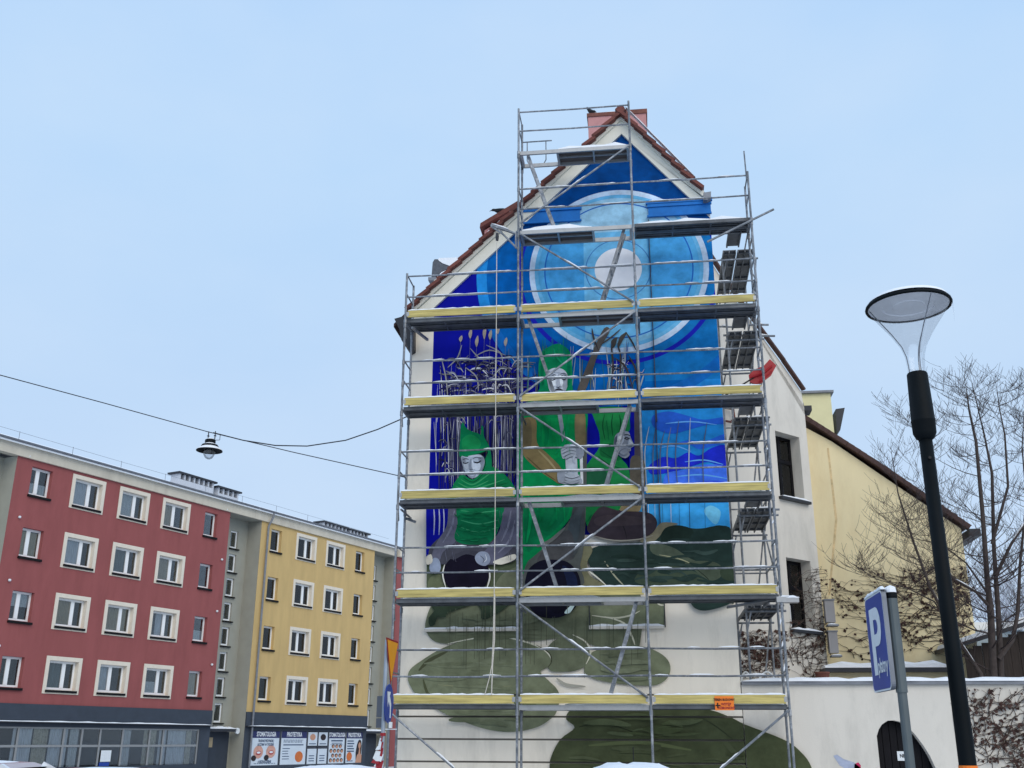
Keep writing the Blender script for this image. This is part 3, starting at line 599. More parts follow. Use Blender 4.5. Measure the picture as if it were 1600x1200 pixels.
for (xa, ya, yb) in ((1013, 345, 660), (1024, 640, 914), (921, 936, 980), (1038, 941, 980)):
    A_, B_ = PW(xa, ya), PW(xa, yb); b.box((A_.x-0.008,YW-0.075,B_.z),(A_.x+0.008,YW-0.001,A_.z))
mk('recess_line', b, m_dark, house)  # dark strips in place of the shadow lines along the wall's recess edges

# ---- painted mural: flat coats of colour laid one over the other
LAY = [0.002]
mur = MB(); mur_f = MB()
def to_w(pts): return [(q.x, q.z) for q in (PW(*p_) for p_ in pts)]
def catmull(pts, closed=True, n=4):
    out = []; N = len(pts)
    rng = range(N) if closed else range(N-1)
    for i in rng:
        p0 = pts[(i-1) % N] if closed or i > 0 else pts[0]; p1 = pts[i]; p2 = pts[(i+1) % N]; p3 = pts[(i+2) % N] if closed or i+2 < N else pts[-1]
        for k in range(n):
            t = k/n
            out.append(tuple(0.5*((2*p1[j])+(-p0[j]+p2[j])*t+(2*p0[j]-5*p1[j]+4*p2[j]-p3[j])*t*t+(-p0[j]+3*p1[j]-3*p2[j]+p3[j])*t**3) for j in (0, 1)))
    if not closed: out.append(pts[-1])
    return out
def clip(poly, ax, v, keep_greater):
    out = []; s_ = 1 if keep_greater else -1
    for i in range(len(poly)):
        a_, b_ = poly[i], poly[(i+1) % len(poly)]; da, db = s_*(a_[ax]-v), s_*(b_[ax]-v)
        if da >= 0: out.append(a_)
        if da*db < 0:
            t = da/(da-db); out.append((a_[0]+(b_[0]-a_[0])*t, a_[1]+(b_[1]-a_[1])*t))
    return out
def zones(poly):
    """keep the paint on the wall faces: off the plinth grooves"""
    res = []
    tops = [99]+ZG; poly = clip(clip(poly, 0, X1W-0.002, False), 0, X0W+0.002, True)
    if len(poly) < 3: return []
    for i in range(len(tops)):
        hi = tops[i]-0.015 if i else 99; lo = ZG[i]+0.02 if i < len(ZG) else 0.02
        if hi-lo < 0.05: continue
        q = clip(clip(poly, 1, lo, True), 1, hi, False)
        if len(q) > 2: res.append(q)
    return res
gable = [(X0W, 2.0), (X1W, 2.0), (X1W, zt_r-0.01), (1.22, zroof(1.22)-0.6), (AP.x, AP.z-0.6), (X0W, zroof(X0W)-0.6)]
def in_gable(poly):
    q = clip(clip(poly, 0, X0W, True), 0, X1W-0.002, False); q = clip(q, 1, zt_r-0.012, False) if False else q
    # rake lines
    def half(poly, k, x0, z0):
        out = []
        f = lambda p_: (z0+(p_[0]-x0)*k) - p_[1]
        for i in range(len(poly)):
            a_, b_ = poly[i], poly[(i+1) % len(poly)]; da, db = f(a_), f(b_)
            if da >= 0: out.append(a_)
            if da*db < 0:
                t = da/(da-db); out.append((a_[0]+(b_[0]-a_[0])*t, a_[1]+(b_[1]-a_[1])*t))
        return out
    q = half(q, kL, AP.x, AP.z-0.60); q = half(q, kR, AP.x, AP.z-0.60); return q
def LP(rgb): return tuple(min(0.9, v*1.28) for v in L3(rgb)[:3])+(1,)
def coat(poly, rgb, flat=False, step=0.0005, wall=True):
    LAY[0] += step; y_ = YW-LAY[0]; c = LP(rgb)
    for q in ([poly] if not wall else zones(poly)):
        if len(q) < 3: continue
        (mur_f if flat else mur).add([(x, y_, z) for x, z in q], [tuple(range(len(q)))], 0, c)
def P_(pts, rgb, smooth=True, flat=False, n=4):
    w_ = to_w(pts); coat(catmull(w_, True, n) if smooth else w_, rgb, flat)
def stroke(pts, wd, rgb, lay=None, taper=True, flat=True):
    w_ = catmull(to_w(pts), False, 4) if len(pts) > 2 else to_w(pts); n = len(w_); wm = wd/70.0
    L_, R_ = [], []
    for i, p_ in enumerate(w_):
        a_, b_ = w_[max(i-1, 0)], w_[min(i+1, n-1)]; d = Vector((b_[0]-a_[0], b_[1]-a_[1])); d = d.normalized() if d.length > 1e-9 else Vector((0, 1))
        h = wm/2*(min(1, 0.35+2.2*min(i, n-1-i)/max(1, n-1)) if taper else 1); L_.append((p_[0]-d.y*h, p_[1]+d.x*h)); R_.append((p_[0]+d.y*h, p_[1]-d.x*h))
    c = LP(rgb)
    if lay is None: LAY[0] += 0.0003; y_ = YW-LAY[0]
    else: y_ = YW-lay
    for i in range(n-1):
        q = [L_[i], L_[i+1], R_[i+1], R_[i]]
        for z_ in zones(q): (mur_f if flat else mur).add([(x, y_, z) for x, z in z_], [tuple(range(len(z_)))], 0, c)
SC = PW(966, 421); sx, sz = SC.x, SC.z
RS = [abs(PW(966+d_, 421).x-sx) for d_ in (37, 52, 118, 131, 142, 155, 162, 213, 230)]
zlow = PW(900, 836).z
XL = PW(677, 540).x
def circ(r, n=96, a0=0, a1=2*math.pi): return [(sx+r*math.cos(a0+(a1-a0)*k/n), sz+r*math.sin(a0+(a1-a0)*k/n)) for k in range(n if a1-a0 > 6.2 else n+1)]
def field(poly): return in_gable(clip(clip(poly, 0, XL, True), 1, zlow, True))
def fcoat(poly, rgb, flat=False): 
    q = field(poly)
    if len(q) > 2: coat(q, rgb, flat, wall=False)
def ring(r0, r1, rgb, flat=True, ztop=None):
    N = 96; LAY[0] += 0.0005; y_ = YW-LAY[0]; c = LP(rgb)
    for k in range(N):
        a0, a1 = 2*math.pi*k/N, 2*math.pi*(k+1)/N
        q = field([(sx+r0*math.cos(a0), sz+r0*math.sin(a0)), (sx+r1*math.cos(a0), sz+r1*math.sin(a0)), (sx+r1*math.cos(a1), sz+r1*math.sin(a1)), (sx+r0*math.cos(a1), sz+r0*math.sin(a1))])
        if ztop is not None: q = clip(q, 1, ztop, False)
        if len(q) > 2: (mur_f if flat else mur).add([(x, y_, z) for x, z in q], [tuple(range(len(q)))], 0, c)
big = [(-9, 0), (5, 0), (5, 20), (-9, 20)]
fcoat(big, (6, 14, 134), True)
xm = PW(985, 700).x
fcoat([(xm, 0), (5, 0), (5, 20), (xm, 20)], (30, 124, 194))
fcoat(circ(RS[8]), (0, 88, 160))
ring(RS[7], RS[8], (30, 126, 196), False)
fcoat([(PW(1012, 500).x, zlow), (5, zlow), (5, PW(1100, 610).z), (PW(1012, 500).x, PW(1100, 610).z)], (34, 128, 196))
fcoat([(-9, PW(900, 372).z), (5, PW(900, 372).z), (5, 20), (-9, 20)], (0, 62, 124))
fcoat([(PW(1000, 400).x, PW(900, 600).z), (5, PW(900, 600).z), (5, PW(900, 372).z), (PW(1000, 400).x, PW(900, 372).z)], (18, 108, 172))
ring(RS[5], RS[6], (24, 30, 160), True, PW(966, 372).z)
ring(RS[7], RS[8], (16, 96, 172), False, PW(966, 500).z)
fcoat(circ(RS[4]), (80, 156, 202))
fcoat([p_ for p_ in clip(clip(circ(RS[4]), 0, PW(912, 400).x, True), 0, PW(1013, 400).x, False)], (122, 176, 206))
fcoat(clip(clip(circ(RS[4]), 1, PW(966, 362).z, True), 0, PW(845, 400).x, True), (144, 186, 210))
fcoat(clip(circ(RS[2]), 1, PW(966, 362).z, False), (66, 146, 200))
fcoat(clip(clip(clip(circ(RS[2]), 1, PW(966, 362).z, False), 0, PW(912, 400).x, True), 0, PW(1013, 400).x, False), (102, 170, 210))
ring(RS[2]-0.03, RS[2], (38, 96, 172)); ring(RS[1]-0.02, RS[1], (58, 110, 170)); ring(RS[3]+0.035, RS[4], (180, 198, 218), False)
ring(RS[3]-0.05, RS[3]+0.034, (98, 166, 206), False)
coat(circ(RS[0], 48), (214, 214, 226), True, wall=False)
# lower right: bands of far hills over water
P_([(1020,650),(1045,643),(1075,650),(1100,656),(1133,652),(1133,662),(1105,664),(1075,672),(1048,678),(1022,668)], (36, 88, 190))
P_([(1050,696),(1075,688),(1100,690),(1133,678),(1134,690),(1112,698),(1092,702),(1075,694)], (40, 96, 200))
P_([(1015,727),(1036,714),(1056,716),(1075,707),(1092,712),(1112,700),(1134,697),(1137,733),(1108,722),(1080,729),(1050,738),(1018,741)], (30, 44, 188))
P_([(1040,742),(1070,734),(1100,726),(1136,732),(1138,775),(1045,775)], (62, 108, 222))
P_([(1060,760),(1100,752),(1138,755),(1139,782),(1050,782)], (44, 78, 214))
for (ya, yb, x0, x1) in ((700, 706, 1030, 1080), (722, 726, 1070, 1130), (745, 748, 1055, 1136), (662, 664, 1040, 1120)):
    stroke([(x0, ya), ((x0+x1)/2, ya-3), (x1, yb)], 2.0, (96, 160, 226))
P_([(985,786),(1141,786),(1143,828),(1010,828)], (58, 156, 222), False)
P_([(1100,800),(1118,820),(1126,800),(1110,790)], (110, 186, 232))
# reeds
G = [(112,112,130),(74,72,84),(36,32,84),(160,162,172),(92,90,86),(48,46,66),(52,50,110)]
rr = random.Random(5); lbase = LAY[0]+0.001
def reed(x, y0, y1, wd, c, lean=0, k=[0]):
    k[0] = (k[0]+1) % 60; ym = (y0+y1)/2
    stroke([(x, y1), (x+lean*0.3+rr.uniform(-2, 2), ym), (x+lean, y0)], wd, c, lbase+k[0]*0.00022)
def pick(): 
    t = rr.random()
    if t < 0.5: q = rr.uniform(20, 54); return (q, q, q+rr.uniform(20, 50))
    if t < 0.84: q = rr.uniform(70, 120); return (q, q, q+rr.uniform(0, 24))
    q = rr.uniform(150, 200); return (q, q, q+8)
for i in range(240):
    x = 681+128*rr.random()**0.85; top = 560 if x < 730 else 545
    y0 = rr.uniform(top, 700) if rr.random() < 0.75 else rr.uniform(640, 700)
    reed(x, y0, rr.uniform(y0+40, 785) if rr.random() < 0.5 else rr.uniform(715, 785), rr.uniform(0.5, 1.5), pick(), rr.uniform(-6, 6))
def leafblade(x, y, dx, h, wd):
    lay = lbase+rr.randint(0, 60)*0.00022; c = pick(); kx = x+dx; e_ = rr.uniform(0.55, 1.5)
    stroke([(x, y), (x+dx*0.35, y-h), (x+dx*0.75, y-h*1.05), (kx, y-h*e_)], wd, c, lay)
    stroke([(x+0.6, y+0.8), (x+dx*0.38, y-h+1.2), (x+dx*0.75, y-h*1.05+1.4)], wd*0.45, (186, 188, 194) if rr.random() < 0.25 else (24, 22, 50), lay+0.0001)
for i in range(120):
    x = 690+118*rr.random()**0.8; y = rr.uniform(568, 626); leafblade(x, y, rr.choice((-1, 1))*rr.uniform(10, 34), rr.uniform(2, 14), rr.uniform(1.0, 2.6))
for i in range(46):
    x = rr.uniform(684, 808); y = rr.uniform(650, 765); leafblade(x, y, rr.choice((-1, 1))*rr.uniform(5, 16), rr.uniform(4, 14), rr.uniform(0.9, 1.8))
for i in range(30):
    x = rr.uniform(950, 1000); y = rr.uniform(560, 612); leafblade(x, y, rr.choice((-1, 1))*rr.uniform(6, 18), rr.uniform(3, 14), rr.uniform(0.9, 1.8))
for i in range(26):
    x = rr.uniform(915, 934) if i < 16 else rr.uniform(982, 1000); reed(x, rr.uniform(648, 690), rr.uniform(690, 735), rr.uniform(0.6, 1.4), pick(), rr.uniform(-4, 4))
for i in range(60):
    x = rr.uniform(815, 1000); reed(x, rr.uniform(530, 590), rr.uniform(600, 645), rr.uniform(0.9, 2.0), rr.choice([(40,100,110),(80,92,80),(110,110,104),(30,60,130),(150,160,165)]), rr.uniform(-8, 8))
LAY[0] = lbase+0.0145
for (x, y_, h_) in ((735,522,16),(757,520,22),(745,534,18),(766,524,16),(778,516,14),(790,535,14),(720,530,10)):
    P_([(x-2.5,y_),(x+2,y_-h_/2),(x+3,y_),(x,y_+h_/2)], (150,140,130)); stroke([(x, y_+h_/2), (x-1, y_+45)], 1.2, (110,110,120))
for pts in ([(735,545),(752,562),(768,560)],[(742,558),(765,548),(790,556)],[(700,575),(715,560),(722,540)],[(690,560),(697,590),(700,620)],[(728,575),(745,590),(748,612)],[(760,540),(782,552),(786,572)]):
    stroke(pts, 2.0, (140,138,138))
# big branch and dark grasses of the middle
P_([(944,514),(953,518),(938,545),(926,580),(914,612),(902,612),(916,575),(928,546)], (84,78,74))
stroke([(935,548),(928,530),(925,514)], 3, (64,58,58)); stroke([(938,540),(955,528),(970,515)], 2.4, (70,64,60))
for pts in ([(990,612),(978,575),(960,560)],[(955,610),(958,570),(956,540),(966,528)],[(968,610),(970,560),(966,538),(978,520)],[(996,612),(994,580),(982,556)],[(978,520),(988,536),(994,548)]): stroke(pts, 2.6, (62,56,54))
P_([(957,545),(955,534),(964,528),(962,540)], (70,66,62)); P_([(966,545),(968,528),(980,520),(972,535)], (70,66,62))
for x in (1012, 1022, 1034, 1047, 1060, 1076, 1100):
    stroke([(x, 775), (x+rr.uniform(-5,3), 710), (x+rr.uniform(-3,5), 640+rr.uniform(0,40))], 1.6, rr.choice([(120,120,118),(80,90,110),(160,170,176)]))
    stroke([(x+2, 830), (x+1, 786)], rr.choice([1.2, 2.2]), rr.choice([(40,50,70),(190,200,205)]))
# boulders, lower field first
OL = (98, 104, 84); OL2 = (106, 112, 90); OLD = (66, 72, 52)
P_([(666,985),(666,970),(675,946),(690,938),(930,930),(1000,928),(1000,1006),(990,1020),(960,1020),(925,1008),(890,996),(830,1002),(772,994),(712,1004),(694,1006),(676,1000)], OL)
P_([(921,940),(1038,940),(1038,979),(921,979)], OL2, False)
P_([(913,1046),(922,1022),(950,1012),(1000,1010),(1030,1020),(1046,1036),(1045,1056),(1027,1070),(994,1071),(950,1066),(922,1058)], OL2)
P_([(858,1046),(852,1020),(868,1000),(895,992),(916,1004),(923,1022),(918,1038),(900,1048),(874,1050)], OL)
P_([(638,1060),(642,1046),(660,1032),(686,1016),(716,1004),(750,996),(774,994),(800,998),(832,1006),(855,1018),(862,1032),(857,1042),(845,1050),(858,1064),(870,1076),(875,1090),(870,1112),(860,1124),(840,1136),(810,1143),(780,1143),(748,1136),(716,1124),(686,1110),(654,1088),(643,1074)], OL2)
w_ = catmull(to_w([(885,1124),(889,1112),(903,1106),(1000,1102),(1096,1107),(1137,1119),(1164,1132),(1225,1156),(1252,1176),(1267,1198),(1269,1225),(1240,1262),(1150,1285),(1000,1288),(900,1270),(866,1232),(859,1198),(864,1176),(877,1154),(898,1137)]), True, 4)
coat(clip(w_, 0, X1W-0.002, False), (66, 72, 50)); LAY[0] += 0.0005
qg = clip(w_, 0, X1W+0.016, True); mur.add([(x, YW-LAY[0], z) for x, z in qg], [tuple(range(len(qg)))], 0, LP((66, 72, 50)))
stroke([(700,1006),(735,999),(772,994),(810,1000),(845,1012),(860,1026),(862,1036)], 2.2, (196,194,176)); stroke([(838,1008),(858,1020),(862,1034),(856,1043)], 1.6, (60,62,48))
stroke([(895,992),(915,1003),(923,1020),(916,1038)], 2.2, (196,194,176)); stroke([(925,962),(960,966),(985,962),(1000,955)], 2.4, (180,178,158)); stroke([(945,964),(975,974),(988,996),(992,1008)], 2.6, (190,188,168))
stroke([(655,1048),(672,1032),(700,1018)], 5, (70,73,54)); stroke([(662,1062),(668,1082),(674,1086)], 4, (74,78,56)); stroke([(685,1070),(740,1074),(800,1072)], 1.6, (124,126,98))
stroke([(870,1060),(885,1070),(915,1073)], 4, (150,148,138)); stroke([(1020,936),(1030,945),(1040,946)], 2, (190,188,170))
stroke([(905,1136),(930,1131),(960,1134),(990,1144)], 1.6, (44,50,36)); stroke([(1090,1118),(1120,1136),(1150,1160)], 1.6, (50,56,40)); stroke([(1125,1150),(1150,1180),(1165,1200)], 7, (72,78,56)); stroke([(920,1165),(1000,1160),(1080,1172)], 5, (84,92,62)); stroke([(1180,1150),(1215,1165),(1240,1190)], 6, (84,90,64))
rb_ = random.Random(31)
for (x0, x1, y0, y1, col, n_) in ((662,840,1028,1112,(106,112,90),26),(700,850,1088,1134,(98,104,82),10),(700,880,960,1000,(98,104,84),14),(930,1030,1018,1062,(106,112,90),12),(875,1230,1165,1280,(66,72,50),34),(905,1110,1112,1150,(72,80,55),14)):
    for q_ in range(n_):
        x = rb_.uniform(x0, x1-60); y = rb_.uniform(y0, y1); L_ = rb_.uniform(25, 80); k_ = rb_.uniform(-7, 9)
        if x+L_ > 1160 and y < 1165: continue
        stroke([(x, y), (x+L_*0.5, y+rb_.uniform(-4, 3)), (x+L_, y+rb_.uniform(-5, 5))], rb_.uniform(2.5, 8), tuple(max(5, c_+k_) for c_ in col), None, True, False)
# dark finger shapes
DG = (46, 58, 46)
P_([(690,935),(800,935),(796,946),(778,959),(760,968),(753,966),(753,955),(746,944),(736,946),(704,957),(698,965),(685,965),(681,976),(673,979),(671,966),(680,955),(675,946)], DG, True, n=2)
P_([(668,872),(720,868),(812,872),(818,930),(668,930)], (76, 84, 64), False)
P_([(780,905),(800,890),(818,888),(818,930),(775,930)], (98,102,82)); P_([(672,905),(690,900),(694,930),(672,930)], (96,102,78))
# right dark rocks
P_([(918,868),(930,856),(960,850),(1000,848),(1020,842),(1032,834),(1040,826),(1060,822),(1082,827),(1104,826),(1124,822),(1142,828),(1146,840),(1147,935),(1140,944),(1118,952),(1098,955),(1084,950),(1076,938),(1060,916),(948,918),(935,905),(924,890)], (38, 54, 50))
P_([(1033,836),(1042,825),(1060,822),(1080,828),(1084,842),(1050,842),(1035,850)], (32,46,40)); P_([(1086,832),(1120,823),(1143,830),(1145,878),(1100,872),(1070,860),(1075,848)], (34,50,46))
P_([(1018,850),(1050,856),(1075,872),(1090,880),(1050,874),(1020,866)], (78,88,74)); P_([(1070,880),(1110,878),(1128,888),(1124,904),(1104,908),(1085,892)], (70,80,66)); P_([(1000,895),(1040,884),(1080,892),(1100,905),(1096,914),(1000,914)], (62,74,60)); P_([(1126,890),(1146,886),(1146,908),(1128,904)], (52,64,50))
stroke([(1030,868),(1060,874),(1085,884)], 1.4, (150,150,120)); stroke([(1080,884),(1100,900),(1108,908)], 1.2, (36,44,36)); stroke([(945,878),(960,900),(975,916)], 2.2, (150,150,128))
P_([(908,862),(920,852),(926,862),(918,880),(922,900),(948,917),(906,917)], (110,108,84)); stroke([(920,893),(932,902),(948,916)], 2.0, (206,204,190))
P_([(1020,832),(1034,818),(1060,820),(1040,826),(1030,840),(1016,850),(1000,846)], (126,120,98))
for q_ in range(34):
    x = rb_.uniform(935, 1090); y = rb_.uniform(862, 908); L_ = rb_.uniform(20, 50); k_ = rb_.uniform(-9, 12)
    stroke([(x, y), (x+L_*0.5, y+rb_.uniform(-5, 4)), (x+L_, y+rb_.uniform(-5, 5))], rb_.uniform(2, 6), tuple(max(5, c_+k_) for c_ in (40,56,51)), None, True, False)
# right figure
P_([(914,645),(934,645),(940,700),(930,730),(914,738)], (6, 14, 134), False); P_([(980,645),(1000,645),(1002,760),(985,760)], (6, 14, 134), False)
P_([(991,640),(1002,640),(1004,775),(992,772)], (74,68,74), False); P_([(985,720),(1000,715),(1008,730),(1006,775),(988,775)], (86,80,70))
P_([(928,640),(980,640),(984,660),(983,676),(966,678),(960,692),(962,708),(970,718),(982,733),(985,760),(985,792),(916,792),(914,740),(922,722),(936,702),(937,680),(930,660)], (26, 118, 62))
P_([(916,792),(914,745),(922,732),(940,735),(952,748),(955,792)], (30, 86, 58)); P_([(940,700),(957,695),(962,710),(972,720),(950,718),(938,712)], (18,92,50))
for pts in ([(945,650),(942,668),(946,690)],[(958,648),(956,664),(958,684)],[(968,650),(970,664),(968,676)],[(938,705),(952,715),(968,722)],[(935,715),(952,728),(972,734)]): stroke(pts, 1.6, (10,70,40))
P_([(964,680),(975,676),(983,678),(986,687),(991,698),(986,702),(986,706),(983,708),(984,713),(977,718),(967,713),(960,700),(960,688)], (138,144,156)); P_([(960,688),(966,684),(968,700),(968,712),(961,702)], (92,96,108))
stroke([(973,688),(979,686),(984,688)], 1.8, (44,44,52)); stroke([(980,708),(985,708)], 1.4, (60,60,70)); stroke([(984,700),(988,700)], 1.2, (80,80,90)); P_([(963,694),(967,692),(968,699),(964,701)], (170,174,184))
P_([(964,786),(1000,786),(997,802),(970,800)], (128,114,86)); P_([(916,786),(966,786),(966,800),(944,800),(928,812),(918,824)], (24,112,58))
P_([(930,802),(943,793),(970,800),(1010,802),(1024,811),(1026,824),(1014,838),(980,846),(935,842),(918,830),(922,816)], (58,50,56)); stroke([(965,812),(975,826),(980,845)], 1.4, (36,32,36)); stroke([(925,838),(960,846),(1000,844),(1020,838)], 1.8, (150,144,132)); P_([(930,812),(960,806),(1010,812),(1012,820),(940,824)], (70,60,64))
# middle figure
P_([(912,640),(918,640),(916,800),(912,860),(907,885),(908,918),(820,918),(820,875),(860,850),(890,815),(897,790),(897,640)], (78, 82, 80))
P_([(896,790),(914,790),(910,835),(900,868),(885,850),(890,820)], (66,74,78)); P_([(860,850),(890,830),(900,868),(880,880),(840,880)], (70,70,72))
P_([(815,640),(912,640),(912,700),(905,760),(897,790),(892,810),(878,828),(856,852),(826,878),(815,884)], (2, 124, 70))
P_([(824,780),(880,780),(890,800),(868,830),(840,852),(824,860)], (6,108,66)); P_([(845,660),(895,660),(890,700),(865,720),(850,700)], (6,132,70))
P_([(844,610),(842,580),(846,555),(858,545),(872,540),(884,545),(892,555),(895,580),(896,612),(912,640),(830,640)], (4, 126, 80))
for i in range(16):
    x = rr.uniform(846, 892); stroke([(x, 560+rr.uniform(0,8)), (x+rr.uniform(-2,2), 535+rr.uniform(-8,8))], 1.3, rr.choice([(20,110,90),(40,140,90),(14,96,110)]))
P_([(816,660),(838,658),(840,694),(857,712),(878,735),(877,758),(862,750),(844,738),(822,718),(815,700)], (122,106,72), True); P_([(818,662),(830,660),(831,698),(820,700)], (104,92,66)); P_([(900,648),(914,646),(915,700),(908,704),(900,694)], (118,104,74))
stroke([(842,706),(858,722),(874,742)], 3, (146,132,96)); stroke([(824,716),(848,738),(868,752)], 2, (84,74,50))
P_([(871,645),(878,645),(885,694),(880,697)], (122,132,140), False)
P_([(885,712),(900,712),(903,748),(888,748)], (196,202,212), False); P_([(906,706),(911,706),(912,758),(908,758)], (202,204,206), False)
P_([(884,718),(902,716),(904,752),(886,752)], (170, 176, 186), False)
P_([(877,702),(886,697),(900,697),(911,706),(910,715),(902,719),(896,714),(886,715),(880,719)], (150,156,168)); 
for pts in ([(879,708),(890,703),(903,706)],[(880,714),(892,709),(904,712)],[(890,703),(900,704),(909,710)]): stroke(pts, 1.3, (84,88,98))
P_([(875,744),(884,740),(892,746),(902,744),(909,750),(908,758),(878,758)], (150,156,166)); stroke([(880,749),(892,752),(906,750)], 1.3, (84,88,98)); stroke([(882,754),(894,756),(906,755)], 1.2, (96,100,110))
P_([(855,586),(861,580),(868,578),(880,580),(887,588),(888,602),(884,614),(876,628),(868,626),(861,616),(857,604)], (190,198,210)); P_([(855,586),(860,582),(863,600),(868,618),(862,614),(857,604)], (140,148,160)); P_([(882,590),(888,592),(888,604),(883,616),(880,606)], (150,156,168))
stroke([(859,592),(864,590),(869,592)], 1.30, (52,54,62)); stroke([(877,591),(882,589),(887,591)], 1.30, (52,54,62)); stroke([(860,595.5),(864,597.5),(869,595.5)], 1.08, (70,74,84)); stroke([(878,595),(882,596.5),(886,594.5)], 1.08, (70,74,84)); stroke([(873,592),(872,602),(874,607)], 0.86, (120,126,138)); stroke([(869,607),(874,609),(878,607)], 0.86, (110,114,124)); stroke([(868,613),(874,611.5),(881,613)], 1.58, (56,52,60))
P_([(822,916),(822,908),(828,890),(845,878),(865,876),(888,880),(904,898),(908,922),(900,950),(880,964),(860,967),(840,962),(826,945)], (18, 18, 34)); P_([(880,885),(900,900),(902,925),(890,940),(886,910)], (26,34,62)); P_([(884,956),(895,945),(900,944),(892,958),(884,960)], (186,208,208))
P_([(845,930),(875,925),(890,945),(868,960)], (14,14,28))
for pts, wd, c in (([(838,760),(850,790),(842,820)],7,(2,108,62)),([(868,770),(872,800),(856,830)],6,(4,112,66)),([(826,770),(830,810),(824,850)],5,(4,138,78)),([(848,650),(856,680),(852,700)],6,(0,112,62)),([(890,650),(884,690),(868,712)],5,(4,136,76)),([(905,760),(900,790),(895,806)],5,(60,64,66)),([(912,800),(908,840),(896,872)],6,(66,70,72)),([(840,856),(862,846),(884,826)],5,(98,100,98)),([(852,552),(848,580),(850,604)],4,(0,100,64)),([(888,556),(890,585),(888,606)],4,(0,104,70)),([(866,548),(870,560),(880,572)],3,(20,146,98)),
  ([(930,760),(940,775),(950,790)],5,(18,92,54)),([(925,806),(918,818)],4,(10,90,50)),([(948,660),(952,690)],4,(14,96,54)),([(972,655),(976,672)],4,(34,128,76))):
    stroke(pts, wd, c, None, True, False)
for k, (xa, ya, xb, yb, xc, yc) in enumerate(((879,705,892,699,909,704),(878,710,893,704,910,709),(880,715,893,709,908,713),(883,719,894,714,904,716))):
    stroke([(xa,ya),(xb,yb),(xc,yc)], 4.2, (172-8*k,178-8*k,188-8*k), None, True, False); stroke([(xa+1,ya+2.4),(xb,yb+2.4),(xc-1,yc+2.2)], 0.9, (70,74,86))
P_([(902,703),(912,706),(913,714),(906,720),(901,713)], (132,138,150)); stroke([(900,712),(897,720),(899,727)], 3.2, (158,164,176))
for k, (xa, ya, xb, yb, xc, yc) in enumerate(((881,744,893,748,906,745),(880,749,893,753,907,750),(882,754,894,757,906,754))):
    stroke([(xa,ya),(xb,yb),(xc,yc)], 4.0, (168-10*k,174-10*k,184-10*k), None, True, False); stroke([(xa+1,ya+2.3),(xb,yb+2.2),(xc-1,yc+2.2)], 0.9, (70,74,86))
P_([(872,740),(880,738),(884,748),(880,757),(873,755)], (142,148,160)); stroke([(884,741),(892,737),(899,740)], 3.0, (178,184,194))
# modelling of the middle face
P_([(873,588),(876,590),(876,602),(879,607),(873,609),(871,600)], (160,166,178)); P_([(875,590),(879,594),(881,602),(877,606)], (206,212,220)); P_([(861,598),(869,598),(868,606),(863,606)], (206,212,222)); P_([(858,583),(868,580),(880,581),(886,587),(876,586),(866,585)], (176,182,194))
stroke([(858,590),(863,587.5),(870,589.5)], 1.3, (84,88,98)); stroke([(876,588.5),(882,586.5),(887,589.5)], 1.3, (84,88,98)); stroke([(859.5,595),(864,597.6),(869.5,595)], 1.5, (36,36,44)); stroke([(877.5,594.6),(882,596.8),(886.5,594)], 1.5, (36,36,44)); stroke([(870,607.5),(873,608.8),(876.5,607)], 1.3, (72,76,86)); stroke([(868,612.5),(874,611.4),(880,612.5)], 2.0, (44,40,48))
# left figure
P_([(668,790),(704,790),(700,830),(680,858),(668,872)], (8,14,134), False)
for x in (680, 688, 695): stroke([(x, 838), (x+1, 815), (x, 795)], 1.8, (170,172,196))
P_([(673,860),(690,842),(715,838),(770,848),(812,840),(812,872),(780,884),(700,884),(676,880)], (70,70,80))
P_([(704,790),(720,790),(716,842),(704,856),(694,865),(688,878),(676,878),(683,852),(700,824)], (98,98,114)); P_([(786,788),(814,788),(812,838),(800,860),(772,882),(748,882),(744,872),(760,862),(778,838),(784,822)], (92,92,110))
for pts in ([(800,800),(795,825),(785,848)],[(806,815),(798,845),(780,866)],[(712,800),(708,825),(694,850)]): stroke(pts, 3.0, (120,120,136))
P_([(720,788),(784,788),(786,812),(782,826),(774,842),(764,851),(740,853),(722,851),(712,842),(717,820)], (12, 108, 68))
for (y_, k_) in ((800, 3), (815, 6), (826, 8)): stroke([(722, y_), (750, y_+k_), (780, y_)], 1.6, (60,150,104))
P_([(721,846),(742,853),(766,851),(760,842),(740,846)], (16,92,60))
P_([(695,900),(700,882),(714,870),(732,867),(752,872),(764,886),(766,902),(758,920),(742,930),(718,930),(702,918)], (20,17,32)); stroke([(697,884),(694,900),(699,920)], 2.0, (206,204,196)); stroke([(766,890),(767,905),(762,922)], 2.2, (206,204,196))
P_([(706,872),(730,862),(756,866),(750,872),(730,868),(712,876)], (62,62,72))
P_([(674,884),(680,874),(688,876),(691,888),(688,896),(680,898),(674,893)], (136,146,166)); P_([(744,872),(752,864),(764,866),(768,878),(760,886),(748,882)], (138,146,164)); stroke([(752,870),(758,876),(756,882)], 1.2, (80,84,96)); stroke([(760,868),(762,876),(758,880)], 1.2, (196,200,206))
P_([(772,880),(790,872),(806,868),(806,876),(785,884)], (204,198,184)); P_([(668,874),(676,868),(678,880),(670,884)], (204,198,184))
P_([(706,790),(709,764),(716,752),(724,744),(740,752),(752,742),(762,732),(776,734),(792,746),(804,762),(810,790)], (10, 112, 66))
for pts in ([(714,762),(735,770),(760,762),(790,752)],[(722,752),(740,760),(760,748),(772,738)],[(712,774),(740,780),(775,770),(800,764)],[(718,757),(738,765),(765,754)]): stroke(pts, 1.8, (54,142,92)); 
for pts in ([(716,766),(740,774),(770,764),(796,757)],[(726,749),(742,756),(758,742)]): stroke(pts, 1.6, (10,78,46))
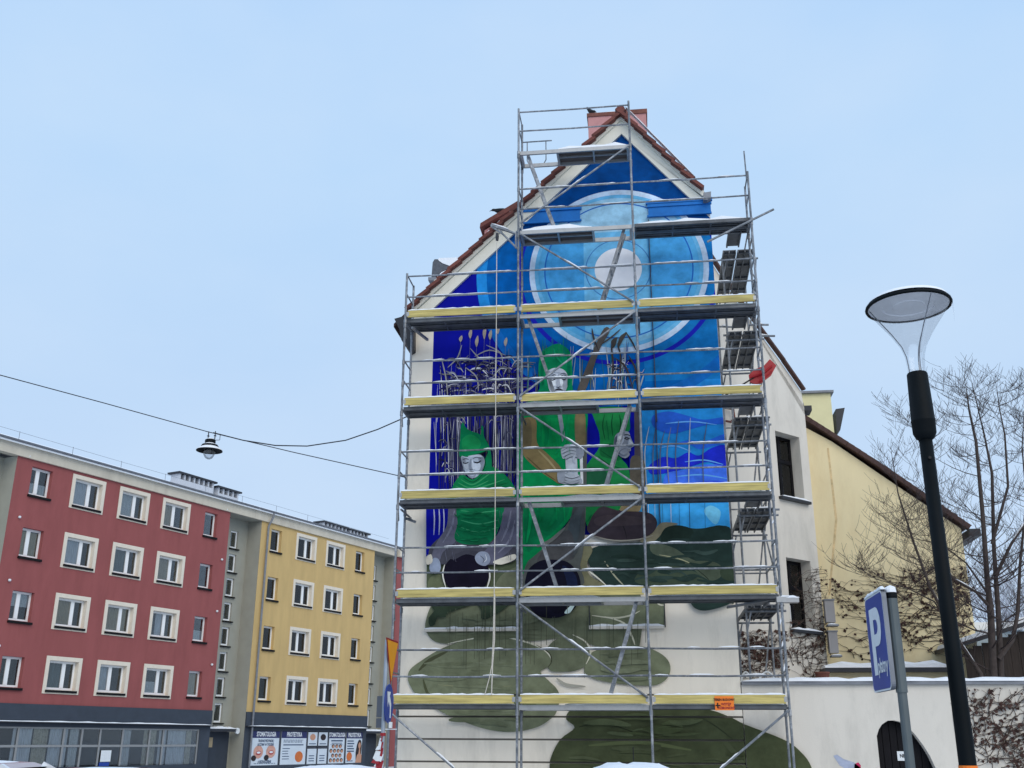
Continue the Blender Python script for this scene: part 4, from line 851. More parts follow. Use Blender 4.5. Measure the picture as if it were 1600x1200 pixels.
P_([(720,716),(721,690),(722,672),(725,663),(729,670),(736,676),(748,680),(753,682),(754,669),(757,671),(758,685),(765,698),(769,712),(770,732),(766,744),(757,738),(760,720),(764,708),(748,712),(732,716)], (8, 120, 74), True, n=3)
stroke([(721,716),(732,717),(750,712),(765,706)], 1.6, (8,70,44)); stroke([(757,715),(760,726),(757,738)], 1.8, (8,66,44)); P_([(724,690),(738,682),(752,692),(750,704),(728,708)], (24,138,78))
P_([(723,716),(732,717),(748,713),(756,716),(759,724),(756,736),(749,746),(741,750),(735,748),(729,740),(725,730)], (158,168,182)); P_([(748,716),(757,718),(757,734),(748,746),(752,730)], (128,136,150)); P_([(724,718),(729,720),(729,734),(726,730)], (124,130,142))
stroke([(725,722),(729,720),(734,721)], 1.08, (58,62,70)); stroke([(741,720),(747,716.5),(753,718)], 1.22, (58,62,70)); stroke([(725,725.5),(729,727),(734,725)], 1.22, (48,50,58)); stroke([(742,724),(748,725.5),(754,722)], 1.22, (48,50,58)); stroke([(737,722),(735,732),(738,735)], 0.86, (116,124,136)); stroke([(734,741),(738,740),(743,740.5)], 1.44, (70,64,72)); stroke([(735,746),(740,748),(745,746)], 0.86, (120,128,140))
# modelling of the left face and the profile
P_([(737,720),(740,722),(738,731),(741,736),(736,737),(735,730)], (128,136,150)); P_([(739,721),(743,728),(744,735),(740,735)], (186,194,206)); P_([(743,728),(752,727),(752,736),(745,738)], (182,190,202)); P_([(726,728),(733,728),(733,735),(729,735)], (176,184,196)); P_([(733,716),(748,713.5),(755,717),(744,717.5)], (178,186,198))
stroke([(724.5,722),(729,719.5),(735,721)], 1.2, (84,88,100)); stroke([(740.5,720),(747,717.5),(754,720)], 1.3, (84,88,100)); stroke([(725,725),(729,727.4),(734.5,725.2)], 1.4, (34,34,42)); stroke([(741.5,724.6),(748,726.6),(754,723)], 1.4, (34,34,42)); stroke([(735,736),(738,737.2),(741,736)], 1.1, (86,90,102)); stroke([(733.5,741),(738,740),(744,740.6)], 1.8, (58,54,62)); stroke([(735,743.2),(739,744),(743,743)], 0.9, (206,212,220)); P_([(734,745),(740,746.5),(746,744),(742,750),(738,750)], (124,132,146))
P_([(966,681),(974,679),(976,690),(970,700),(965,694)], (160,166,178)); P_([(968,702),(978,700),(982,708),(976,714),(968,710)], (124,130,142)); stroke([(974,684),(980,682.5),(986,685)], 1.5, (40,40,48)); stroke([(975,688),(980,690),(985,688)], 1.4, (36,36,44)); P_([(984,690),(990,698),(986,700),(982,697)], (176,182,192)); stroke([(980,706.5),(985.5,706)], 1.5, (48,46,54)); stroke([(966,712),(972,706),(978,704)], 1.0, (84,88,100))
for q_ in range(60):
    x = rb_.uniform(712, 786); y = rb_.uniform(795, 848); L_ = rb_.uniform(8, 26); k_ = rb_.uniform(-14, 16)
    if x+L_ < 784: stroke([(x, y), (x+L_*0.5, y+rb_.uniform(0, 4)), (x+L_, y)], rb_.uniform(0.8, 2.4), (12+max(0,k_)*0.6, 108+k_, 68+k_*0.6), None, True, False)
for q_ in range(50):
    x = rb_.uniform(818, 890); y = rb_.uniform(650, 800); L_ = rb_.uniform(10, 36); k_ = rb_.uniform(-9, 9)
    if not (838 < x < 900 and y > 690 and y < 765) and x > 842: stroke([(x, y), (x+rb_.uniform(-3, 3), y+L_)], rb_.uniform(1.5, 4), (3+max(0,k_)*0.5, 124+k_, 70+k_*0.7), None, True, False) if y < 690 or y > 765 else None
for q_ in range(70):
    left = rb_.random() < 0.5; x = rb_.uniform(684, 716) if left else rb_.uniform(778, 806); y = rb_.uniform(800, 868); k_ = rb_.uniform(-18, 18)
    stroke([(x, y), (x+rb_.uniform(-4, 4), y+rb_.uniform(4, 14))], rb_.uniform(0.8, 2), (92+k_, 92+k_, 108+k_), None, True, False) if (x > 690+ (868-y)*0.12) else None
# drips and brush trials below
for i in range(70):
    x = rr.uniform(690, 1010); y0 = rr.uniform(945, 985) if x > 690 else 950; k_ = (i % 20)*0.0002
    stroke([(x, y0), (x, y0+rr.uniform(15, 80))], 0.7, rr.choice([(78,82,66),(90,94,76),(68,72,58)]), LAY[0]+0.0006+k_, False)
LAY[0] += 0.006
m1 = mk('mural', mur, m_paint, house, recalc=False); m2 = mk('mural_line_work', mur_f, m_paint2, m1, recalc=False)

# ------------------------------------------------------------------ garden wall with the arched gate
gw = empty('garden_wall', (4, YW, 0), 'cream rendered garden wall with arched gateway and snow covered coping right of the scaffold', 'wall')
zw = atY(1158, 1070, YW).z
arch = [PW(*q) for q in ((1370,1290),(1370,1200),(1370,1150),(1373,1140),(1378,1132),(1387,1126),(1397,1125.5),(1408,1128),(1420,1137),(1431,1149),(1443,1165),(1453,1181),(1462,1200),(1470,1225),(1474,1290))]
for i_ in (0, 1): arch[i_].x = arch[2].x
arch[-1].x = arch[-2].x+0.03; arch[0].z = 0.0; arch[-1].z = 0.0
xl, xr = min(p_.x for p_ in arch), max(p_.x for p_ in arch)
b = MB(); TH = 0.30; XE = 12.5
b.box((X1W+0.015,YW,0),(xl-0.0005,YW+TH,zw))
b.box((xr+0.0005,YW,0),(XE,YW+TH,zw))
mid = [p_ for p_ in arch]
poly = [(xl,YW,zw)]+[(p_.x,YW,p_.z) for p_ in mid]+[(xr,YW,zw)]
poly = [(xl,YW,zw)]+[tuple(p_) for p_ in mid[2:-1]]+[(xr,YW,mid[-2].z),(xr,YW,zw)]
b.prism(poly, (0, TH, 0)); mk('wall', b, m_plaster2, gw)
b = MB(); b.box((X1W+0.02,YW-0.07,zw),(XE,YW+TH+0.07,zw+0.06)); mk('coping', b, m_zinc, gw)
b = MB(); snowbar(b, (X1W+0.05,YW+0.12,zw+0.06), (XE,YW+0.12,zw+0.06), 0.46, 0.085, 0.22); mk('coping_snow', b, m_snow, gw)
n = 8
for k in range(n):
    xa, xb = xl+(xr-xl)*k/n, xl+(xr-xl)*(k+1)/n; b = MB(); b.box((xa+0.006,YW+0.2,0.02),(xb-0.006,YW+0.25,2.25)); mk('gate_plank', b, m_bkwin, gw)
b = MB(); b.box((xl,YW+0.255,0),(xr,YW+0.27,2.25)); mk('gate_back', b, m_black, gw)
A_ = PW(1409, 1174); B_ = PW(1422, 1189); b = MB(); b.box((A_.x-0.05,YW+0.185,B_.z),(B_.x+0.02,YW+0.195,A_.z)); nt_ = mk('gate_notice', b, m_signw, gw)
obj('lettering', text_mesh('NER', 0.085, m_black, 0.003, 0.9), nt_, T((A_.x+B_.x)/2, YW+0.182, (A_.z+B_.z)/2) @ Matrix.Rotation(math.pi/2, 4, 'X'))
nt_.children[0].matrix_basis = INV[nt_.name].inverted() @ T((A_.x+B_.x)/2, YW+0.182, (A_.z+B_.z)/2) @ Matrix.Rotation(math.pi/2, 4, 'X')
def spray(pts, m, nm):
    b = MB(); w_ = [PW(*p_) for p_ in pts]; b.add([(p_.x, YW-0.004, p_.z) for p_ in w_], [tuple(range(len(w_)))]); mk(nm, b, m, gw)
spray([(1302,1181),(1308,1179),(1318,1186),(1334,1191),(1345,1200),(1350,1212),(1330,1206),(1312,1196)], m_bluespray, 'graffiti')
spray([(1335,1194),(1341,1191),(1345,1196),(1344,1215),(1334,1215)], m_magenta, 'graffiti')

# ------------------------------------------------------------------ annex behind the scaffold, running back to the right
HA = math.radians(44); P0A = Vector((1.72, 25, 0)); DA = Vector((math.sin(HA), math.cos(HA), 0)); NA = Vector((math.cos(HA), -math.sin(HA), 0))
MA = Matrix.Identity(4)
for i in range(3): MA[i][0] = DA[i]; MA[i][1] = -NA[i]; MA[i][3] = P0A[i]
def atA(px, py): q = on_plane(px, py, P0A, NA); return (q-P0A).dot(DA), q.z
an = empty('annex_house', mw=MA, label='greyish cream side house with two dark windows behind the right end of the scaffold', cat='house')
wt = [atA(1210.7,673), atA(1247.3,682.7), atA(1219,774), atA(1259,784)]; wb = [atA(1228,870.7), atA(1265,876.7), atA(1236.7,981.7), atA(1276.7,986.7)]
ws = [((wt[0][0]+wt[2][0])/2, (wt[1][0]+wt[3][0])/2, (wt[2][1]+wt[3][1])/2, (wt[0][1]+wt[1][1])/2), ((wb[0][0]+wb[2][0])/2, (wb[1][0]+wb[3][0])/2, (wb[2][1]+wb[3][1])/2, (wb[0][1]+wb[1][1])/2)]
tA = [atA(1105,400), atA(1150,470), atA(1193,529), atA(1220,566), atA(1251.5,612)]
uE = atA(1273,817)[0]; zE = atA(1252,612)[1]; uK = atA(1252, 612)[0]
b = MB(); holes_wall(b, -0.3, uE, 0, zE-0.4, ws, 0.0, 0, 0.42)
b.add([(-0.3,0,zE-0.4),(uE,0,zE-0.4),(uE,0,atA(1262,650)[1]),(uK,0,zE)]+[(q[0],0,q[1]) for q in tA[::-1]][1:]+[(-0.3,0,tA[0][1])], [tuple(range(9))])
b.add([(uE,0,0),(uE,5,0),(uE,5,zE-0.3),(uE,0,zE-0.3)], [(0,1,2,3)])
mk('wall', b, m_plaster2, an, True, recalc=False)
b = MB(); ep = [(q[0], q[1]) for q in tA]
for i in range(len(ep)-1): b.obox((ep[i][0],-0.08,ep[i][1]+0.04), (ep[i+1][0]+0.02,-0.08,ep[i+1][1]+0.04), 0.12, 0.06)
mk('roof_edge', b, m_tile_d, an, True)
b = MB(); b.add([(ep[0][0],0.1,ep[0][1]+0.05),(ep[-1][0],0.1,ep[-1][1]+0.05),(ep[-1][0],6,ep[-1][1]+0.05),(ep[0][0],6,ep[0][1]+0.05)], [(0,1,2,3)]); mk('roof', b, m_tile_d, an, True)
for h in ws:
    w_, h_ = h[1]-h[0], h[3]-h[2]; b = MB(); d_ = 0.30
    b.box((0,d_,0),(w_,d_+0.07,0.08)); b.box((0,d_,h_-0.08),(w_,d_+0.07,h_)); b.box((0,d_,0.08),(0.08,d_+0.07,h_-0.08)); b.box((w_-0.08,d_,0.08),(w_,d_+0.07,h_-0.08)); b.box((w_/2-0.05,d_,0.08),(w_/2+0.05,d_+0.065,h_-0.08)); b.box((0.08,d_-0.02,h_*0.58),(w_-0.08,d_+0.06,h_*0.58+0.1))
    wn = mk('window', b, m_bkwin, an, True, T(h[0], 0, h[2]))
    b = MB(); b.box((0.08,d_+0.02,0.08),(w_-0.08,d_+0.03,h_-0.08)); mk('pane', b, m_glass, wn, True)
    b = MB(); b.box((-0.06,-0.12,-0.09),(w_+0.12,d_,-0.02)); mk('sill', b, m_dark, wn, True)
    b = MB(); snowbar(b, (-0.04,-0.04,-0.02), (w_+0.1,-0.04,-0.02), 0.16, 0.06); mk('sill_snow', b, m_snow, wn, True)
b = MB(); b.box((0.3,0.43,2),(uE-0.3,0.46,zE-0.5)); mk('room', b, m_room, an, True)
h = ws[1]; b = MB(); b.box((h[0]+0.18,0.295,h[2]+0.1),(h[0]+0.42,0.305,h[2]+0.62)); mk('window_paper', b, m_signw, an, True)
qa = [atA(1130+x_, y_) for x_, y_ in ((0,641),(10,641),(12,655),(6,661),(0,661))]
b = MB(); b.tube([(q[0]-0.3 if i in (0,4) else q[0],-0.12,q[1]) for i, q in enumerate(qa)], 0.03, 7); mk('waste_pipe', b, m_copper, an, True)
for k, (xa, ya, xb, yb) in enumerate(((1288,938,1306,972),(1294,987,1311,1020))):
    A_, B_ = atY(xa, ya, 27.4), atY(xb, yb, 27.4); b = MB(); b.box((A_.x,27.4,B_.z),(B_.x,27.65,A_.z)); bx_ = mk('meter_box', b, mat('grey_cabinet', (156, 154, 156), 0.6, var=0.06))
    tag(bx_, ['upper grey cabinet mounted on the corner of the annex above its twin', 'lower grey cabinet on the annex corner with snow beneath'][k], 'cabinet', 'grey cabinets on the annex corner')
    b = MB(); b.box((A_.x-0.02,27.38,A_.z),(B_.x+0.02,27.66,A_.z+0.03)); mk('cabinet_lid', b, m_zinc, bx_)
    b = MB(); b.box((A_.x+0.02,27.33,B_.z-0.10),(B_.x+0.06,27.64,B_.z-0.06)); br = mk('cabinet_bracket', b, m_zinc, bx_)
    b = MB(); snowbar(b, (A_.x+0.03,27.45,B_.z-0.06), (B_.x+0.05,27.45,B_.z-0.06), 0.2, 0.04); mk('bracket_snow', b, m_snow, br)

# ------------------------------------------------------------------ yellow house and pale house behind
YY = 28.2
yh = empty('yellow_house', (9, YY, 0), 'weathered yellow gable wall with sloping dark tiled verge and climbing stems', 'house')
Q = lambda x, y_, Y=YY: atY(x, y_, Y)
b = MB(); pts = [Q(1258,1060), Q(1258,656), Q(1300,690), Q(1400,758), Q(1512,826), Q(1522,1060)]; pts[0].z = 0; pts[-1].z = 0; pts[0].x = Q(1268,800).x-0.3; pts[1].x = pts[0].x; pts[-1].x = Q(1516,930).x; pts[4].x = pts[-1].x
b.prism(pts, (0, 8, 0)); mk('gable_wall', b, m_ystone, yh)
vp = [Q(1256,652), Q(1300,688), Q(1400,756), Q(1513,824)]; n = 26
tl = MB(); tl.box((0,-0.16,-0.09),(0.42,0.05,0.03)); tlm = tl.mesh('verge_tile', m_tile_d)
for i in range(n):
    t = i/n; c = vp[0].lerp(vp[3], t); c.z += 0.06*math.sin(t*3.1); d = vp[3]-vp[0]; ang = math.atan2(d.z, d.x)
    obj('verge_tile', tlm, yh, T(c.x-9, c.y-YY, c.z) @ Matrix.Rotation(-ang-0.06, 4, 'Y') @ Matrix.Scale(d.length/n/0.38, 4, (1,0,0)), True)
b = MB(); snowbar(b, vp[0]+Vector((0,0.15,0.06)), vp[0].lerp(vp[3],0.45)+Vector((0,0.15,0.1)), 0.3, 0.06, up=Vector((0.5,0,0.85)).normalized()); mk('roof_snow', b, m_snow, yh)
b = MB(); b.prism([vp[0], vp[3], vp[3]+Vector((0.1,0,0.05)), vp[0]+Vector((0,0,0.05))], (0, 8.2, 0)); mk('roof', b, m_tile_d, yh)
b = MB(); q = Q(1512,826); b.box((q.x-0.05,YY-0.3,q.z-0.25),(q.x+0.22,YY+8,q.z-0.06)); mk('gutter', b, m_dark, yh)
b = MB(); q = Q(1253,640); b.box((q.x,YY-0.3,q.z-0.12),(q.x+0.22,YY+0.2,q.z+0.02)); mk('gutter', b, m_dark, yh)
m_rust = mat('rust_run', (222, 196, 150), 0.9, var=0.3, scale=6)
b = MB(); p0, p1 = Q(1292,700), Q(1312,930); b.prism([(p0.x,YY-0.004,p0.z),(p0.x+0.05,YY-0.004,p0.z),(p0.x+0.09,YY-0.004,(p0.z+p1.z)/2),(p1.x-0.24,YY-0.004,p1.z),(p1.x-0.29,YY-0.004,p1.z),(p0.x+0.03,YY-0.004,(p0.z+p1.z)/2)], (0,0.003,0)); mk('rust_stain', b, m_rust, yh)
YP = 36
ph = empty('pale_house', (7, YP, 0), 'pale yellow flat topped house top showing above the tiled verge', 'house')
b = MB(); A_, B_ = atY(1248, 616, YP), atY(1306, 700, YP); b.box((A_.x,YP,0),(B_.x,YP+5,A_.z)); mk('wall', b, m_pale, ph)
b = MB(); b.box((A_.x-0.1,YP-0.12,A_.z),(B_.x+0.1,YP+5,A_.z+0.08)); mk('parapet', b, m_zinc, ph)
b = MB(); A2 = atY(1306, 639, YP+1); b.prism([A2, atY(1320,637,YP+1), atY(1313,672,YP+1), atY(1309,676,YP+1), atY(1307,672,YP+1)], (0,2,0)); mk('eaves', b, m_dark, ph)

# low snow roof against the yellow wall and shed to the right
b = MB(); YS = 26.6; A_, B_ = atY(1290,1050,YS), atY(1484,1040,YS); lr = empty('lean_to_shed', (A_.x+1, YS, 0), 'low lean-to with a snow covered roof edge along the foot of the yellow wall', 'shed')
b.box((A_.x+0.1,YS+0.3,0),(B_.x,YS+1.5,A_.z)); mk('wall', b, m_ystone, lr)
b = MB(); b.box((A_.x,YS,A_.z),(B_.x+0.1,YS+1.5,A_.z+0.10)); mk('roof', b, m_dark, lr)
b = MB(); snowbar(b, (A_.x,YS+0.3,A_.z+0.10), (B_.x+0.1,YS+0.3,A_.z+0.10), 0.6, 0.2, 0.4); mk('roof_snow', b, m_snow, lr)
YS2 = 26.0; sh = empty('garden_shed', (8, YS2, 0), 'dark boarded shed with a sloping snowy roof behind the bare tree', 'shed')
S = lambda x, y_: atY(x, y_, YS2)
a_, c_, e_ = S(1498,1012), S(1560,996), S(1640,966)
nb = 14
for k in range(nb):
    xa, xb = a_.x+0.2+(e_.x+0.8-a_.x)*k/nb, a_.x+0.2+(e_.x+0.8-a_.x)*(k+1)/nb; zb = a_.z+(e_.z-a_.z)*(xa-a_.x)/(e_.x-a_.x)
    b = MB(); b.box((xa,YS2+0.3+0.01*(k % 2),0),(xb-0.01,YS2+0.34,zb-0.06)); mk('wall_board', b, m_shed, sh)
b = MB(); d_ = Vector((1.0,0,(e_.z-a_.z)/(e_.x-a_.x))); far = e_+d_*1.0
b.prism([a_, far, far+Vector((0,0,0.10)), a_+Vector((0,0,0.10))], (0,3,0)); mk('roof', b, m_dark, sh)
b = MB(); b.prism([a_+Vector((0.05,0.05,0.10)), far+Vector((0,0.05,0.10)), far+Vector((0,0.05,0.24)), a_+Vector((0.1,0.05,0.22))], (0,2.9,0)); mk('roof_snow', b, m_snow, sh)
b = MB(); A_, B_ = atY(1518,985,29.5), atY(1600,1000,29.5); b.box((A_.x,29.5,0),(B_.x,33,A_.z)); gr = mk('garage', b, mat('pale_blue_render', (186, 200, 210), 0.9)); tag(gr, 'pale blue low garage with snow on top seen between tree stems', 'garage')
b = MB(); b.box((A_.x-0.1,29.4,A_.z),(B_.x+0.1,33,A_.z+0.2)); mk('roof_snow', b, m_snow, gr)
# garden chairs behind the wall under the scaffold
for k, (xa, xb) in enumerate(((1158,1174),(1186,1212))):
    A_, B_ = atY(xa,1066,23.4), atY(xb,1066,23.4); cw = B_.x-A_.x; zt = atY((xa+xb)/2,1050,23.4).z
    root = empty('garden_chair', ((A_.x+B_.x)/2, 23.4, 0), ['pale metal round backed chair nearest the mural wall behind the garden wall', 'pale metal round backed chair standing right of its twin behind the garden wall'][k], 'chair', 'metal chairs behind the garden wall')
    b = MB(); b.tube([(A_.x,23.4,zt-0.9)]+[((A_.x+B_.x)/2-cw/2*math.cos(t), 23.4, zt-0.28+0.28*math.sin(t)) for t in [math.pi*j/12 for j in range(13)]]+[(B_.x,23.4,zt-0.9)], 0.02, 7); mk('back_frame', b, m_signw, root)
    b = MB(); b.lathe([(0,0),(cw/2,0),(cw/2,0.04),(0,0.04)], 16, ((A_.x+B_.x)/2,23.15,zt-0.55)); mk('seat', b, m_shed, root)
    for dx in (-0.4, 0.4):
        for dy in (22.95, 23.38): b = MB(); b.tube([((A_.x+B_.x)/2+dx*cw,dy,0),((A_.x+B_.x)/2+dx*cw,dy,zt-0.55)], 0.015, 6); mk('leg', b, m_signw, root)
b = MB(); A_ = atY(1285, 1055, 25.5); b.lathe([(0.10,0),(0.16,0.3),(0.17,0.3),(0.17,0.34),(0.13,0.34),(0.12,0.28),(0,0.28)], 16, (A_.x, 25.5, A_.z-0.27)); b.box((A_.x-0.2,25.3,0),(A_.x+0.2,25.7,A_.z-0.271)); tag(mk('flower_pot', b, m_cap), 'brown flower pot on a ledge behind the garden wall coping', 'flower pot')

# ------------------------------------------------------------------ scaffold
D0 = 20.374; DZ = 0.6337+EYE; PX = [-5.024, -2.556, -0.046, 2.468]; BK = 0.66
scf = empty('scaffold', (-1.3, D0, 0), 'galvanised steel scaffold with yellow toe boards and snow in front of the mural wall', 'scaffold')
deckz = lambda k: DZ+2.0*k
tops = [deckz(4)+1.08, deckz(6)+1.1, deckz(6)+1.1, deckz(5)+1.1]
def collar(b, x, y_, z, r=0.034): b.lathe([(0.024,-0.06),(r,-0.05),(r,0.05),(0.024,0.06)], 8, (x, y_, z))
for i, x in enumerate(PX):
    for y_ in (D0, D0+BK):
        z = 0.02; zt = tops[i]
        lv = [0.02]+[deckz(k)-0.12 for k in range(0, 7) if deckz(k)-0.12 < zt-0.3]+[zt]
        for a_, c_ in zip(lv[:-1], lv[1:]):
            b = MB(); b.tube([(x,y_,a_),(x,y_,c_)], 0.0245, 8); collar(b, x, y_, c_-0.03 if c_ < zt else a_+0.05)
            for zc in (0.5, 1.0): 
                if c_-a_ > 1.5: collar(b, x, y_, a_+0.12+zc, 0.030)
            mk('standard', b, m_steel, scf)
        b = MB(); b.box((x-0.08,y_-0.08,0.10),(x+0.08,y_+0.08,0.115)); b.tube([(x,y_,0.11),(x,y_,0.5)], 0.018, 7); mk('base_plate', b, m_steel_d, scf)
def bays(k): return [0, 1, 2] if k <= 4 else ([1, 2] if k == 5 else [1])
b = MB(); b.tube([(PX[3]-0.03,D0,deckz(5)+0.9),(PX[3]-0.04,D0,atY(1165,236,D0).z)], 0.016, 6); mk('standard', b, m_steel, scf)
pl = MB()
def plank(x0, x1, y0, y1, z):
    b = MB(); b.box((x0,y0,z-0.012),(x1,y1,z)); 
    for yy in (y0, (y0+y1)/2-0.01, y1-0.02): b.box((x0,yy,z-0.075),(x1,yy+0.02,z-0.013))
    b.box((x0,y0+0.021,z-0.078),(x1,y0+0.06,z-0.072)); b.box((x0,y1-0.06,z-0.078),(x1,y1-0.021,z-0.072))
    for t in (0.0, 0.33, 0.66, 0.985): xa = x0+(x1-x0)*t; b.box((xa,y0+0.022,z-0.07),(xa+0.035,y1-0.022,z-0.0135))
    return b
for k in range(7):
    z = deckz(k)
    for bay in bays(k):
        xa, xb = PX[bay]+0.03, PX[bay+1]-0.03
        if bay != 1:
            for (y0, y1) in ((D0+0.03, D0+0.32), (D0+0.335, D0+0.625)): mk('deck_plank', plank(xa, xb, y0, y1, z), m_steel_d, scf)
            b = MB(); snowbar(b, (xa+0.05,D0+0.2,z), (xb-0.05,D0+0.2,z), 0.3, 0.06 if k < 5 else 0.13, 0.25); mk('deck_snow', b, m_snow, scf)
        else:
            hl = (k % 2 == 0); ho0, ho1 = (xa+0.08, xa+0.82) if hl else (xb-0.82, xb-0.08)
            b = MB()
            for yy in (D0+0.03, D0+0.58): b.box((xa,yy,z-0.10),(xb,yy+0.045,z-0.01))
            for xx in (xa, xb-0.05, (ho1 if hl else ho0-0.05)): b.box((xx,D0+0.076,z-0.095),(xx+0.05,D0+0.579,z-0.015))
            dk = mk('access_deck', b, m_alu, scf)
            pa, pb = (ho1+0.051, xb-0.051) if hl else (xa+0.051, ho0-0.051)
            b = MB(); b.box((pa,D0+0.076,z-0.03),(pb,D0+0.579,z-0.012)); mk('deck_board', b, m_ply, dk)
            b = MB()
            for t in (0.5, ): xx = pa+(pb-pa)*t; b.box((xx,D0+0.077,z-0.085),(xx+0.04,D0+0.578,z-0.032))
            b.box((pa,D0+0.31,z-0.07),(pb,D0+0.34,z-0.033)); mk('deck_rib', b, m_alu, dk)
            b = MB(); snowbar(b, (pa,D0+0.2,z-0.012), (pb,D0+0.2,z-0.012), 0.34, 0.07 if k < 5 else 0.16, 0.22); mk('deck_snow', b, m_snow, dk)
            if k:   # ladder hung in the hatch, down to the deck below
                xt = (ho0+0.08 if hl else ho1-0.08); xd = xt+(0.62 if hl else -0.62); b = MB()
                for yy in (D0+0.16, D0+0.46): b.obox((xt,yy,z-0.02), (xd,yy,z-1.98), 0.03, 0.065, Vector((0,1,0)) if False else Vector((1,0,0.3)))
                for j in range(1, 8): t = j/8; b.tube([(xt+(xd-xt)*t,D0+0.16,z-0.02-1.96*t),(xt+(xd-xt)*t,D0+0.46,z-0.02-1.96*t)], 0.014, 6)
                mk('ladder', b, m_steel, scf)
        # toe boards
        if k <= 4:
            zb = z+0.015+random.uniform(-0.004, 0.006); b = MB(); b.box((xa+0.03,D0-0.045,zb),(xb-0.03,D0-0.012,zb+0.155)); tb_ = mk('toe_board', b, m_wood, scf)
            b = MB(); snowbar(b, (xa+0.03,D0-0.028,zb+0.155), (xb-0.03,D0-0.028,zb+0.155), 0.045, 0.032, 0.09); mk('board_snow', b, m_snow, tb_)
            for xq in (xa, xb-0.06): b = MB(); b.box((xq,D0-0.05,zb+0.03),(xq+0.06,D0-0.046,zb+0.12)); mk('board_clip', b, m_alu, tb_)
        # guard rails
        for zr in (0.52, 1.02):
            sag = random.uniform(-0.012, 0.012); b = MB(); b.tube([(xa-0.03,D0+0.028,z+zr),((xa+xb)/2,D0+0.028,z+zr-0.012+sag*0.5),(xb+0.03,D0+0.028,z+zr+sag)], 0.0185, 7); gr_ = mk('guard_rail', b, m_steel, scf)
            if k <= 5:
                for s_ in range(3):
                    t0 = random.uniform(0, 0.8); t1 = min(1, t0+random.uniform(0.08, 0.5 if (k > 1 and bay < 2) else 0.22)); b = MB(); snowbar(b, (xa+(xb-xa)*t0,D0+0.028,z+zr+0.012), (xa+(xb-xa)*t1,D0+0.028,z+zr+0.012), 0.034, 0.022, 0.08); mk('rail_snow', b, m_snow, gr_)
    for i in range(4):
        if tops[i] > z: 
            b = MB(); b.tube([(PX[i],D0,z-0.055),(PX[i],D0+BK,z-0.055)], 0.022, 7); b.tube([(PX[i],D0+0.03,z-0.07),(PX[i],D0+0.03+0.12,z-0.4),(PX[i],D0+0.01,z-0.45)], 0.012, 5); mk('transom', b, m_steel, scf)
    for i, kk in ((0, 4), (3, 5), (1, 6)):
        if (i == 1 and k in (5, 6)) or (i != 1 and k <= kk):
            for zr in (0.55, 1.0):
                b = MB(); b.tube([(PX[i],D0+0.02,z+zr+0.05),(PX[i],D0+BK-0.03,z+zr+0.05),(PX[i],D0+BK,z+zr)], 0.016, 6); mk('end_rail', b, m_steel, scf)
# braces on the front
def brace(x0, z0, x1, z1, y_=D0-0.07, r=0.022):
    b = MB(); b.tube([(x0,y_,z0),(x1,y_,z1)], r, 8); br_ = mk('brace', b, m_steel, scf)
    b = MB(); snowbar(b, (x0+(x1-x0)*0.4,y_,z0+(z1-z0)*0.4+0.016), (x0+(x1-x0)*0.55,y_,z0+(z1-z0)*0.55+0.016), 0.036, 0.03, 0.07); mk('brace_snow', b, m_snow, br_)
for k in range(1, 7):
    if k % 2 == 0: brace(PX[2]-0.03, deckz(k)-0.10, PX[1]+0.05, deckz(k-1)+0.12)
    else: brace(PX[1]+0.03, deckz(k)-0.12, PX[2]-0.05, deckz(k-1)+0.12)
brace(PX[0]+0.02, deckz(0)-0.14, PX[1]-0.1, 0.35); brace(PX[3]-0.02, deckz(0)-0.10, PX[2]+0.1, 0.35)
# hook-on side frame at the top, loose tubes, hoist arm
b = MB(); z = deckz(6); xa = PX[1]; b.tube([(xa,D0+BK,z+0.62),(xa+0.70,D0+BK,z+0.62)], 0.016, 6)
for xx in (0.12, 0.56): b.tube([(xa+xx,D0+BK,z+0.61),(xa+xx,D0+BK,z+0.12),(xa+xx+(0.05 if xx < 0.3 else -0.05),D0+BK,z+0.02)], 0.014, 6)
mk('side_guard', b, m_steel, scf)
b = MB(); p0, p1 = atY(1105, 378, D0-0.05), atY(1209, 327, D0-0.05); b.tube([p0, p1], 0.024, 8); mk('loose_tube', b, m_steel, scf)
H_ = lambda x, y_: atY(x, y_, D0)
b = MB(); b.tube([H_(767,352), H_(806,365)], 0.03, 8); b.tube([H_(768,354), H_(786,366), H_(809,389)], 0.022, 7); b.tube([H_(782,360), H_(786,366)], 0.016, 6); b.tube([H_(806,364), H_(806,388)], 0.02, 7); ha = mk('hoist_arm', b, m_steel, scf)
b = MB(); snowbar(b, H_(768,351)+Vector((0,0,0.02)), H_(795,360)+Vector((0,0,0.02)), 0.05, 0.03, 0.08); mk('hoist_snow', b, m_snow, ha)
for (x0, y0, x1, y1, Y_) in ((1170,507.5,1201,507.5,22.2),(1130,524,1211,525,22.3),(1145,655,1203,652,22.2),(1155,797,1218,796,22.2),(1145,891,1208,890,24.7),(1113,510,1145,511,24.9)):
    b = MB(); b.tube([atY(x0,y0,Y_), atY(x1,y1,Y_)], 0.024, 8); tt = mk('cross_tube', b, m_steel, scf)
    q0, q1 = atY(x0+15,y0,Y_), atY(x1-10,y1,Y_); b = MB(); snowbar(b, q0+Vector((0,0,0.016)), q1+Vector((0,0,0.016)), 0.05, 0.05, 0.1); mk('tube_snow', b, m_snow, tt)
b = MB(); b.box(tuple(atY(1214,941,D0-0.05)), tuple(atY(1246,934,D0+0.15))); lp = mk('loose_plank', b, m_alu, scf)
b = MB(); q0, q1 = atY(1213,935,D0+0.05), atY(1248,935,D0+0.05); snowbar(b, q0, q1, 0.22, 0.07, 0.1); mk('plank_snow', b, m_snow, lp)
